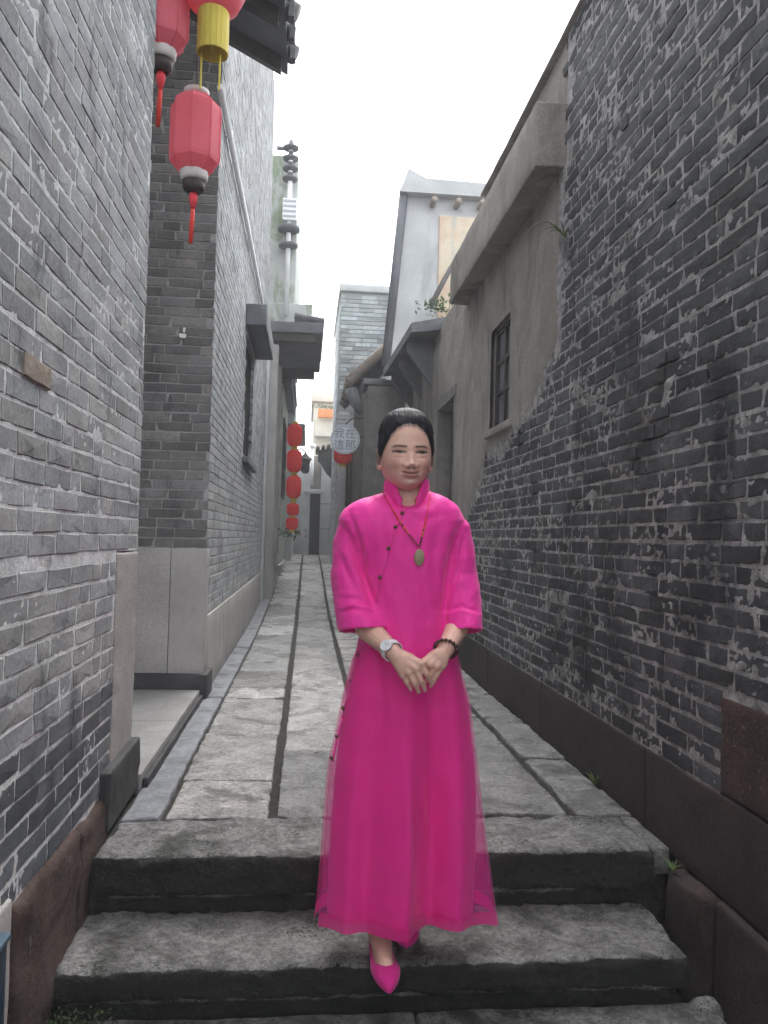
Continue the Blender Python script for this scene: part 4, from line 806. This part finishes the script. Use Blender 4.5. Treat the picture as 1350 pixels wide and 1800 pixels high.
# skin tone attribute from anatomy: lips, brows, lashes, irises, cheeks, nails; shade painted into nostrils, mouth line and creases
V = coords(pm); L = (V-HO)@hR; X, Yl, Z = L[:, 0], L[:, 1], L[:, 2]; ax = np.abs(X)
head = sstep(-.125, -.11, Z)*(Yl < .02)*(ax < .1)*(Z < .14)
skin = np.array([.73, .45, .355]); C = np.tile(skin, (len(V), 1))
def blend(C, m, col): return C*(1-m[:, None])+np.array(col)*m[:, None]
C = blend(C, head*.6*gs(ax, .043, .024)*gs(Z, -.032, .024), (.50, .20, .175))
C = blend(C, head*.25*gs(X, 0, .013)*gs(Z, -.037, .012), (.47, .19, .15))
C = blend(C, head*.10*gs(ax, .033, .02)*gs(Z, -.009, .006), (.30, .15, .12))
sm = 7.0*X*X; front = head*(Yl < -.05)
lip = np.clip(np.exp(-(ax/.024)**6)*np.maximum(gs(Z-sm, -.0592, .0042), gs(Z-sm*.5, -.0705, .0058)), 0, 1); C = blend(C, front*np.clip(lip*1.2, 0, .72), (.36, .105, .10))
C = blend(C, front*np.exp(-(ax/.027)**8)*gs(Z-sm, -.0640, .0019)*.9, (.10, .03, .03))
bz = .0165+.10*(ax-.016)-2.4*np.clip(ax-.034, 0, 1)**2*6; C = blend(C, front*np.clip(1.25*gs(Z, bz, .0029)*sstep(.010, .017, ax)*(1-sstep(.046, .058, ax)), 0, .80), (.035, .022, .02))
ex = (ax-.034)/.0190; up = .0036*np.clip(1-ex**2, 0, 1)**.7+.0012*ex; lo = -.0027*np.clip(1-ex**2, 0, 1)**.8+.0012*ex
ins = front*(np.abs(ex) < 1)*sstep(lo-.0006, lo+.0006, Z)*(1-sstep(up-.0006, up+.0006, Z))
C = blend(C, ins, (.20, .15, .13)); ixc = np.where(X > 0, .0345, -.0335); C = blend(C, ins*(1-sstep(.0064, .0078, np.hypot(X-ixc, (Z-.0005)))), (.02, .012, .01))
C = blend(C, front*(np.abs(ex) < 1.08)*np.clip(gs(Z, up+.0006, .0021)*1.3, 0, .95), (.02, .012, .012)); C = blend(C, front*(np.abs(ex) < 1)*gs(Z, lo-.0004, .0012)*.5, (.12, .06, .05))
C = blend(C, front*.35*(np.abs(ex) < 1.05)*gs(Z, up+.0058, .0013), (.2, .1, .08))
C = blend(C, front*.85*gs(ax, .0078, .0042)*gs(Z, -.0492, .0026), (.07, .025, .022))
C = blend(C, front*.35*gs(ax, .0235, .003)*gs(Z, -.041, .006), (.25, .11, .09))
hlz = np.interp(ax, [0, .02, .04, .055, .066, .074, .080], [.082, .079, .068, .050, .028, .004, -.030]); C = blend(C, head*(Yl < .0)*.75*sstep(-.011, .002, Z-hlz-.003*fbm(np.stack([X*180, Z*30, X*0], 1), 3, 4)), (.07, .045, .04))
hnd = (V[:, 2] < .75)*(V[:, 2] > .55)*(V[:, 1] < 2.34); C = blend(C, hnd*.15, (.50, .27, .20))
for p_ in PIPS: C = blend(C, .28*np.exp(-(((V-p_)**2).sum(1))/.011**2), (.55, .26, .21))
for p_ in TIPS: C = blend(C, .7*(1-sstep(.0045, .0065, np.sqrt(((V-p_)**2).sum(1)))), (.78, .52, .46))
mot = fbm(V*70., 3, 61)[:, None]; C = C*(1+.10*mot*np.array([.6, 1., 1.]))
ca_ = pm.color_attributes.new('skin', 'FLOAT_COLOR', 'POINT'); ca_.data.foreach_set('color', np.concatenate([C, np.ones((len(C), 1))], 1).astype(np.float32).ravel())
m, t, b = nmat('skin'); at = t.nodes.new('ShaderNodeAttribute'); at.attribute_name = 'skin'; pos = t.nodes.new('ShaderNodeNewGeometry').outputs['Position']
t.links.new(mixc(t, 1., at.outputs['Color'], mixc(t, noise(t, pos, 90, 4, .6), .9, 1.1), 'MULTIPLY'), b.inputs['Base Color']); b.inputs['Roughness'].default_value = .48; b.inputs['Specular IOR Level'].default_value = .4
b.inputs['Subsurface Weight'].default_value = .12; b.inputs['Subsurface Radius'].default_value = (.012, .004, .002); b.inputs['Subsurface Scale'].default_value = .5
bump(t, b, noise(t, pos, 500, 3, .6), .12, .001); pm.materials.clear()
V = coords(pm)-np.array(PB); setco(pm, V)
per = bpy.data.objects.new('person', pm); COL.objects.link(per); pm.materials.append(m); per.location = PB
tag(per, 'person in long magenta robe standing on the steps with hands folded in front', 'person')
# ---- hair
x, y, z, ca = head_surf(150, 220)
hl_z = np.interp(np.abs(x), [0, .02, .04, .055, .066, .074, .080], [.082, .079, .068, .050, .028, .004, -.030])+.004*fbm(np.stack([x*180, z*30, x*0], -1), 3, 4)
msk = np.where(ca > 0, z-hl_z, .05); back = ca < -.05
msk = np.where((ca > -.35) & (ca <= .12), np.minimum(.05, (z+.012)*1.0+.02*sstep(.1, -.3, ca)), msk); msk = np.where(ca <= -.35, np.minimum(.05, z+.045), msk)
strand = .0022*fbm(np.stack([np.arctan2(x, np.abs(y)+.07)*55, z*5, y*5], -1), 3, 9)+.0035*fbm(np.stack([x*40, y*14, z*10], -1), 2, 19)
off = -.004+.0115*sstep(-.006, .02, msk)+.004*sstep(.02, .05, msk)*(z > .06)+strand*sstep(0, .02, msk)
nrm = np.stack([x/.078**2, (y)/.1**2, (z-.0)/.12**2], -1); nrm /= np.linalg.norm(nrm, axis=-1, keepdims=True)
P = np.stack([x, y, z], -1)+nrm*off[..., None]; nz_, na_ = x.shape
keep = msk > -.012; F = []
for i in range(nz_-1):
    for j in range(na_):
        k = (j+1) % na_
        if keep[i, j] or keep[i+1, k] or keep[i+1, j] or keep[i, k]: F.append((i*na_+k, i*na_+j, (i+1)*na_+j, (i+1)*na_+k))
hb = MB(); hb.add(H(P.reshape(-1, 3)), F)
hb.ball(H((0, .118, .01)), (.040, .036, .040), 20, 14)
m, t, b = nmat('black_hair'); gm = t.nodes.new('ShaderNodeNewGeometry').outputs['Position']
nh = noise(t, scaled(t, gm, (260, 30, 40)), 1., 4, .6)
t.links.new(mixc(t, ramp(t, nh, .3, .7), (.014, .014, .018), (.036, .036, .042)), b.inputs['Base Color']); b.inputs['Roughness'].default_value = .46; b.inputs['Specular IOR Level'].default_value = .13; bump(t, b, nh, .7, .003)
hair = hb.build('hair', m, per, True)
# ---- robe
def ring(py, xl, xr, Yc, ry, n=240, g=0., inset=0):
    a_, b_ = on(xl, py, Y=Yc), on(xr, py, Y=Yc); th = np.linspace(0, 2*math.pi, n, endpoint=False); cx = (a_+b_)/2; rx = np.linalg.norm(b_-a_)/2-inset; e = .86
    c_, s_ = np.cos(th), np.sin(th); ux = (b_-a_)/np.linalg.norm(b_-a_); w_ = np.sign(c_)*np.abs(c_)**e
    rl, rr = skrow(min(py, 1597))[:2]; u = ((xl+xr)/2+w_*(xr-xl)/2-(rl+rr)/2)/((rr-rl)/2)
    f_ = foldfn(u, s_ < 0)*g
    Yy = (ry-inset)*np.sign(s_)*np.abs(s_)**e + f_*np.sign(s_)*np.minimum(1, np.abs(s_)*2)
    return cx+(rx*w_)[:, None]*ux+np.stack([0*Yy, Yy, 0*Yy], 1)
def foldfn(u, fr):
    a = .046*gs(u, 0, .30)*(u < .0)+.046*np.exp(-np.clip(u, 0, 2)**2/.006)*(u >= 0)
    a = a-.046*gs(u, .32, .15)+.026*gs(u, .70, .15)-.016*gs(u, -.52, .12)+.016*gs(u, -.78, .12)
    return np.where(fr, 1., .5)*a
SK = [(861, 694, 742, 2.455, .045), (866, 674, 758, 2.455, .058), (872, 652, 774, 2.455, .068), (878, 634, 787, 2.455, .076), (885, 617, 798, 2.455, .083), (893, 605, 806, 2.455, .089), (903, 598, 811, 2.455, .095), (915, 594, 815, 2.455, .101), (935, 600, 812, 2.455, .108), (970, 622, 801, 2.455, .114), (1010, 634, 795, 2.455, .118), (1060, 640, 791, 2.455, .118),
      (1110, 634, 795, 2.455, .119), (1160, 622, 804, 2.45, .121), (1230, 606, 820, 2.445, .122), (1330, 592, 831, 2.438, .122), (1400, 586, 834, 2.434, .121), (1500, 579, 835, 2.43, .118), (1590, 574, 831, 2.425, .115), (1597, 573, 830, 2.425, .115)]
SKa = np.array(SK)
def skrow(py): return [np.interp(py, SKa[:, 0], SKa[:, k]) for k in range(1, 5)]
rows = np.concatenate([[861, 863, 866, 869, 872, 875, 878, 881, 885, 889, 893, 898, 903, 909, 915], np.arange(925, 1594, 12), [1597]])
gfold = lambda py: .12*sstep(1000, 1150, py)+.88*sstep(1130, 1500, py)
def hemdrop(R, py):
    # the front of the hem swings lower on its left half, as the photo shows
    return R
rb = MB(); R_ = [ring(p_, *skrow(p_), g=gfold(p_)) for p_ in rows]
thr = np.linspace(0, 2*math.pi, 240, endpoint=False)
for i, p_ in enumerate(rows):      # neckline dips to a V in front
    if p_ < 905: R_[i][:, 2] -= .046*np.clip(-np.sin(thr), 0, 1)**7*(1-sstep(861, 905, p_))
inner = [ring(p_, *skrow(p_), g=gfold(p_), inset=.012) for p_ in (1597, 1530, 1450)]
rb.loft(R_+inner)
def sleeve(pts, cuff_n):
    # thick walled tube: outer rings then inner rings back up
    O, I = [], []; th = np.linspace(0, 2*math.pi, 56, endpoint=False)
    for (px, py, Yc, hx, hy, tiltz, tilty) in pts:
        c0 = on(px, py, Y=Yc)
        def rg(s_): return c0+np.stack([(hx-s_)*np.cos(th), (hy-s_)*np.sin(th), tiltz*np.cos(th)+tilty*np.sin(th)], 1)
        O.append(rg(0)); I.append(rg(.010))
    # densify
    def dens(Rr, k=5):
        out = []
        for i in range(len(Rr)-1):
            for j in range(k): out.append(Rr[i]*(1-j/k)+Rr[i+1]*j/k)
        out.append(Rr[-1]); return out
    rb.loft(dens(O)+dens(I)[::-1][:16])
sleeve([(640, 912, 2.457, .050, .050, -.010, 0), (628, 932, 2.458, .058, .060, -.018, 0), (620, 965, 2.460, .063, .066, -.016, 0), (619, 1010, 2.455, .067, .074, -.008, -.004), (626, 1055, 2.432, .072, .082, .0, -.008), (636, 1090, 2.405, .076, .086, .003, -.014), (640, 1108, 2.393, .078, .087, .004, -.018)], 0)
sleeve([(784, 912, 2.457, .050, .050, .010, 0), (795, 932, 2.458, .056, .060, .018, 0), (800, 965, 2.460, .058, .066, .016, 0), (805, 1010, 2.455, .059, .074, .008, -.004), (810, 1055, 2.432, .060, .082, .0, -.008), (813, 1090, 2.405, .060, .086, .0, -.014), (814, 1110, 2.393, .060, .087, .0, -.018)], 0)
robe_me = remesh(rb, .0036, 6, .5)
V = coords(robe_me)
# drape: soft creases running down from shoulders and across the sleeves
n1 = fbm(np.stack([V[:, 0]*22+V[:, 2]*4, V[:, 1]*14, V[:, 2]*3.2], 1), 3, 51); n2 = fbm(np.stack([V[:, 0]*16+V[:, 2]*14, V[:, 1]*12, V[:, 2]*16-V[:, 0]*20], 1), 3, 57)
pxx = 675+FPX*((V-CAM)@cR)/((V-CAM)@cF); slv = np.clip((np.abs(pxx-714)-70)/25, 0, 1)*(V[:, 2] > .74)
nr = np.empty(len(V)*3); robe_me.vertices.foreach_get('normal', nr); nr = nr.reshape(-1, 3)
V = V+nr*(.0045*n1*(1-.4*slv)+.006*n2*slv+.0022*n2*(1-slv))[:, None]
dd = (V-CAM); dep = dd@cF; PX = 675+FPX*(dd@cR)/dep; PY = 900-FPX*(dd@cU)/dep; frontv = sstep(.05, -.35, nr[:, 1])
def crease(path, depth, wd):
    global V
    A_ = np.array(path, float); best = np.full(len(V), 1e9); side = np.zeros(len(V)); par = np.zeros(len(V)); nseg = len(A_)-1
    for i in range(nseg):
        a_, b_ = A_[i], A_[i+1]; e_ = b_-a_; l2 = e_@e_; t_ = np.clip(((PX-a_[0])*e_[0]+(PY-a_[1])*e_[1])/l2, 0, 1)
        d_ = np.hypot(PX-a_[0]-t_*e_[0], PY-a_[1]-t_*e_[1]); k = d_ < best; best[k] = d_[k]; par[k] = ((i+t_)/nseg)[k]; side[k] = np.sign((PX-a_[0])*e_[1]-(PY-a_[1])*e_[0])[k]
    amp = np.sin(np.clip(par, .02, .98)*math.pi)**.6
    sd = best*side
    V = V+nr*(frontv*amp*depth*(-np.exp(-(sd/wd)**2)+.55*np.exp(-((sd-wd*1.6)/(wd*1.3))**2)))[:, None]
crease([(606, 925), (624, 970), (640, 1015), (652, 1055), (668, 1105)], .011, 6)
crease([(612, 895), (634, 960), (645, 1000)], .007, 5)
crease([(590, 960), (612, 1010), (640, 1062)], .006, 6)
crease([(592, 1078), (620, 1070), (662, 1078)], .005, 4); crease([(594, 1050), (630, 1052), (655, 1068)], .004, 4)
crease([(804, 925), (795, 970), (787, 1020), (781, 1062), (778, 1108)], .012, 6)
crease([(815, 930), (805, 1000), (793, 1050)], .007, 5); crease([(840, 1075), (812, 1066), (786, 1074)], .005, 4)
crease([(670, 905), (680, 970), (690, 1040)], .003, 9); crease([(776, 905), (762, 980), (768, 1060), (775, 1130)], .005, 9)
crease([(716, 900), (740, 915), (775, 905)], .003, 7); crease([(655, 1110), (668, 1180), (676, 1280)], .006, 8); crease([(775, 1140), (790, 1250), (800, 1400)], .006, 9)
crease([(722, 1215), (727, 1350), (733, 1500), (737, 1640)], .010, 8)
setco(robe_me, V); robe = obj('robe', robe_me, M['pink'], per)
bvh = BVHTree.FromPolygons([tuple(v) for v in V], [tuple(p.vertices) for p in robe_me.polygons])
def hit(px, py, off=.004):
    d = cF+cR*(px-675)/FPX+cU*(900-py)/FPX; d = Vector(d).normalized(); r = bvh.ray_cast(Vector(CAM), d)
    if r[0] is None: return on(px, py, Y=2.33)
    return np.array(r[0]-d*off)
# collar
cl = []; nn = 60
for k in range(nn+1):
    s_ = k/nn; a_ = math.radians(-90-19-(360-38)*s_); fr = max(0, -math.sin(a_)); edge = min(s_, 1-s_)
    rise = .040*sstep(0, .10, edge)+.004; base = np.array(on(714, 874, Y=2.452)); drop = -.050*max(0, fr)**3
    rx, ry = .060, .066; ro = 1.0
    bot = base+np.array([rx*1.06*math.cos(a_), ry*1.06*math.sin(a_), drop]); top = base+np.array([rx*1.04*math.cos(a_), ry*1.02*math.sin(a_)-.004, drop*.55+.008+rise*1.08+.008*max(0, -math.sin(a_))*0])
    cl.append([bot+(top-bot)*j/8+np.array([math.cos(a_), math.sin(a_), 0])*.006*math.sin(math.pi*j/8)*(.6) for j in range(9)])
cl = np.array(cl); me = MB().loft(cl, closed=False, cap=False).mesh('collar', True); co = obj('collar', me, M['pink'], robe); so_ = co.modifiers.new('s', 'SOLIDIFY'); so_.thickness = .005; so_.offset = 1
rim = MB(); rim.tube([cl[i, 8] for i in range(nn+1)], .0035, 6); rim.build('collar_piping', M['pink'], co, True)
# buttons and rope trim on the closing edge
trim = [(714, 893), (707, 903), (695, 927), (688, 950), (683, 966), (676, 992), (668, 1016), (664, 1036), (660, 1056)]
low_t = [(640, 1146), (630, 1170), (617, 1205), (603, 1246), (592, 1290), (582, 1334)]
for tt in (trim, low_t):
    xs = [p_[0] for p_ in tt]; ys_ = [p_[1] for p_ in tt]; mb = MB(); pts = []; n_ = 70
    for k in range(n_): yy = ys_[0]+(ys_[-1]-ys_[0])*k/(n_-1); pts.append(hit(np.interp(yy, ys_, xs)+(3 if tt is low_t else 1.5), yy, .0015))
    mb.tube(pts, [.0024+.0014*(k % 2) for k in range(n_)], 6); mb.build('rope_trim', M['pink'], robe, True)
for px, py in [(707, 902), (695, 926), (683, 964), (668, 1015), (630, 1152), (617, 1196), (603, 1244), (592, 1294), (583, 1332)]:
    c_ = hit(px, py, .004); mb = MB(); mb.ball(c_, .0062, 12, 8); mb.capsule(c_, c_+np.array([.002, .003, -.009]), .003, .0025, 8, 3); mb.build('button', M['bronze'], robe, True)
# sheer outer panels: front and back leaf, slit at the sides
OL = [(1120, 636, 796), (1160, 618, 806), (1230, 600, 825), (1330, 577, 838), (1400, 570, 846), (1520, 561, 862), (1601, 552, 874)]
OLa = np.array(OL, float)
def panel(front, name, py1):
    rows_ = np.linspace(1130, py1, 42); Rr = []
    for p_ in rows_:
        xl, xr = np.interp(p_, OLa[:, 0], OLa[:, 1]), np.interp(p_, OLa[:, 0], OLa[:, 2]); _, _, Yc, ry = skrow(min(p_, 1597)); s_ = (p_-1130)/(py1-1130)
        if front: xl += 6*s_; xr -= 3*s_
        full = ring(p_, xl, xr, Yc, ry+.015+.008*s_, n=360, g=gfold(p_))
        sel = full[183:358] if front else full[2:177].copy()
        if not front: sel[:, 1] = Yc+(sel[:, 1]-Yc)*.6+.012
        else:
            sel = sel.copy(); sel[:, 1] -= .03*s_*np.abs(np.linspace(-1, 1, len(sel)))**4
        u = np.linspace(-1, 1, len(sel)) if front else np.linspace(1, -1, len(sel))
        sel[:, 2] -= (.026 if front else .040)*s_*np.abs(u)**3
        wob = .003*s_*fbm(np.stack([sel[:, 0]*25, sel[:, 2]*5, sel[:, 0]*0], 1), 2, 5 if front else 6); sel = sel+np.stack([0*wob, wob*(-1 if front else 1), 0*wob], 1)
        if front: sel[:, 2] += np.clip((p_-1510)/90, 0, 1)*(.016*gs(u, .42, .25)-.008*gs(u, -.35, .3))
        Rr.append(sel)
    Rr = np.array(Rr); sg_ = -.0012 if front else .0012
    po = MB().loft(Rr, closed=False, cap=False).build(name, M['sheer'], robe, True)
    MB().loft(np.array([Rr[-3], Rr[-2], Rr[-1]])+np.array([0, sg_, 0]), closed=False, cap=False).build('hem_band', M['sheer_hem'], po, True)
    for e_ in (0, -1):
        st = 3 if e_ == 0 else -4; MB().loft(np.stack([Rr[:, e_], Rr[:, st]], 1)+np.array([0, sg_*1.4, 0]), closed=False, cap=False).build('edge_band', M['sheer_hem'], po, True)
    return Rr
fp = panel(True, 'sheer_front_panel', 1601); bp = panel(False, 'sheer_back_panel', 1601)
# ---- shoes
def shoe(A, T, name):
    hl = np.array([A[0], A[1]+.055, -.188]); ax_ = T-hl; ax_[2] = 0; Ln = np.linalg.norm(ax_); d = ax_/Ln; s_ = np.array([d[1], -d[0], 0]); R_ = []
    prof = [(0, .012, .050, .004), (.04, .026, .058, 0), (.15, .032, .050, 0), (.35, .034, .036, 0), (.5, .039, .032, 0), (.62, .042, .036, 0), (.70, .042, .046, 0), (.78, .038, .046, 0), (.87, .028, .038, 0), (.95, .014, .026, .002), (1.0, .003, .014, .006)]
    th = np.linspace(0, 2*math.pi, 28, endpoint=False); sh_ = MB()
    for (u, hw, ht, z0) in prof:
        c_ = hl+d*Ln*u+np.array([0, 0, z0]); R_.append([c_+s_*hw*math.copysign(abs(math.cos(a_))**.8, math.cos(a_))+np.array([0, 0, ht*(.5+.5*math.copysign(abs(math.sin(a_))**.7, math.sin(a_)))]) for a_ in th])
    sh_.loft(R_); return sh_.build(name, M['pink_shoe'], per, True)
shoe(A1, T1, 'shoe'); shoe(A2, T2, 'shoe')
# ---- necklace
L_, Rp, bt = (672, 864), (757, 868), (737, 962)
nk = MB()
def neckpts(a_, n_): return [hit(a_[0]+(bt[0]-a_[0])*k/(n_-1), a_[1]+(bt[1]-a_[1])*k/(n_-1)+6*math.sin(math.pi*k/(n_-1)), .005) for k in range(n_)]
NL, NR = neckpts(L_, 26), neckpts(Rp, 26)
necklace = MB().tube(NL, .0014, 6).build('necklace', M['redcord'], per, True); MB().tube(NR, .0014, 6).build('cord', M['redcord'], necklace, True)
def resample(P_, n_):
    P_ = np.array(P_); s_ = np.concatenate([[0], np.cumsum(np.linalg.norm(np.diff(P_, axis=0), axis=1))]); g_ = np.linspace(0, s_[-1], n_); return np.stack([np.interp(g_, s_, P_[:, k]) for k in range(3)], 1)
for side in (NL, NR):
    for i, p_ in enumerate(resample(side, 40)[20:39]):
        mb = MB(); mb.ball(p_, .0032 if i < 12 else .0028, 8, 6); mb.build('bead', M['coral'] if i in (6, 7, 9, 10, 11, 12) else M['redcord'] if i < 6 else M['wood_bead'], necklace, True)
pc = hit(737, 980, .007); mb = MB(); mb.ball(pc, (.0155, .005, .025), 24, 14); mb.build('pendant', M['jade'], necklace, True)
# ---- watch and bracelet
def frame_(a_, b_):
    d = b_-a_; d /= np.linalg.norm(d); f = CAM-b_; f -= d*(f@d); f /= np.linalg.norm(f); return d, f, np.cross(d, f)
wa, wb = q(648, 1106, 2.375), q(690, 1145, 2.258); d, f, s_ = frame_(wa, wb); wc = wa+(wb-wa)*.965
mb = MB(); th = np.linspace(0, 2*math.pi, 40, endpoint=False)
mb.loft([[wc+d*o_+(f*math.cos(a_)+s_*math.sin(a_))*r_ for a_ in th] for o_, r_ in ((-.009, .0290), (-.009, .0315), (.009, .0312), (.009, .0285))], cap=False); watch = mb.build('wristwatch', M['watch'], per, True)
n_ = f*.92+d*.1-s_*.0; n_ /= np.linalg.norm(n_); u_ = d-n_*(d@n_); u_ /= np.linalg.norm(u_); v_ = np.cross(n_, u_); fc = wc+n_*.031
mb = MB(); mb.loft([[fc+n_*h_+(u_*math.cos(a_)+v_*math.sin(a_))*r_ for a_ in th] for h_, r_ in ((-.004, .0175), (.004, .0180), (.006, .0165), (.0045, .0150), (.0045, .001))]); mb.build('case', M['watch'], watch, True)
mb = MB(); mb.loft([[fc+n_*.0048+(u_*math.cos(a_)+v_*math.sin(a_))*r_ for a_ in th] for r_ in (.0148, .001)], cap=False); mb.build('dial', M['watch_grey'], watch)
for a_, l_ in ((.6, .011), (2.4, .008)):
    e_ = u_*math.cos(a_)+v_*math.sin(a_); mb = MB(); mb.tube([fc+n_*.0056, fc+n_*.0056+e_*l_], .0006, 4); mb.build('watch_hand', M['hand'], watch)
ba, bb_ = q(803, 1104, 2.375), q(784, 1140, 2.275); d, f, s_ = frame_(ba, bb_); bc_ = bb_+d*.002
first = None
for k in range(17):
    a_ = 2*math.pi*k/17; p_ = bc_+(f*math.cos(a_)+s_*math.sin(a_))*.0315+d*.006*math.sin(a_+.4); mb = MB(); mb.ball(p_, .0061, 12, 8)
    if first is None: first = mb.build('bead_bracelet', M['wood_bead'], per, True)
    else: mb.build('bead', M['wood_bead'], first, True)

# ================================================================== .006
hz = MB(); hz.box((-14, -6, -1.5), (14, 34, 10.5)); m, t, b = nmat('haze_air'); t.nodes.remove(b)
pv = t.nodes.new('ShaderNodeVolumePrincipled'); pv.inputs['Color'].default_value = (.93, .95, 1, 1); pv.inputs['Density'].default_value = .006; t.links.new(pv.outputs[0], t.nodes['Material Output'].inputs['Volume'])
ho = hz.build('haze', m); ho['kind'] = 'stuff'; tag(ho, 'thin pale haze filling the alley air', 'haze')
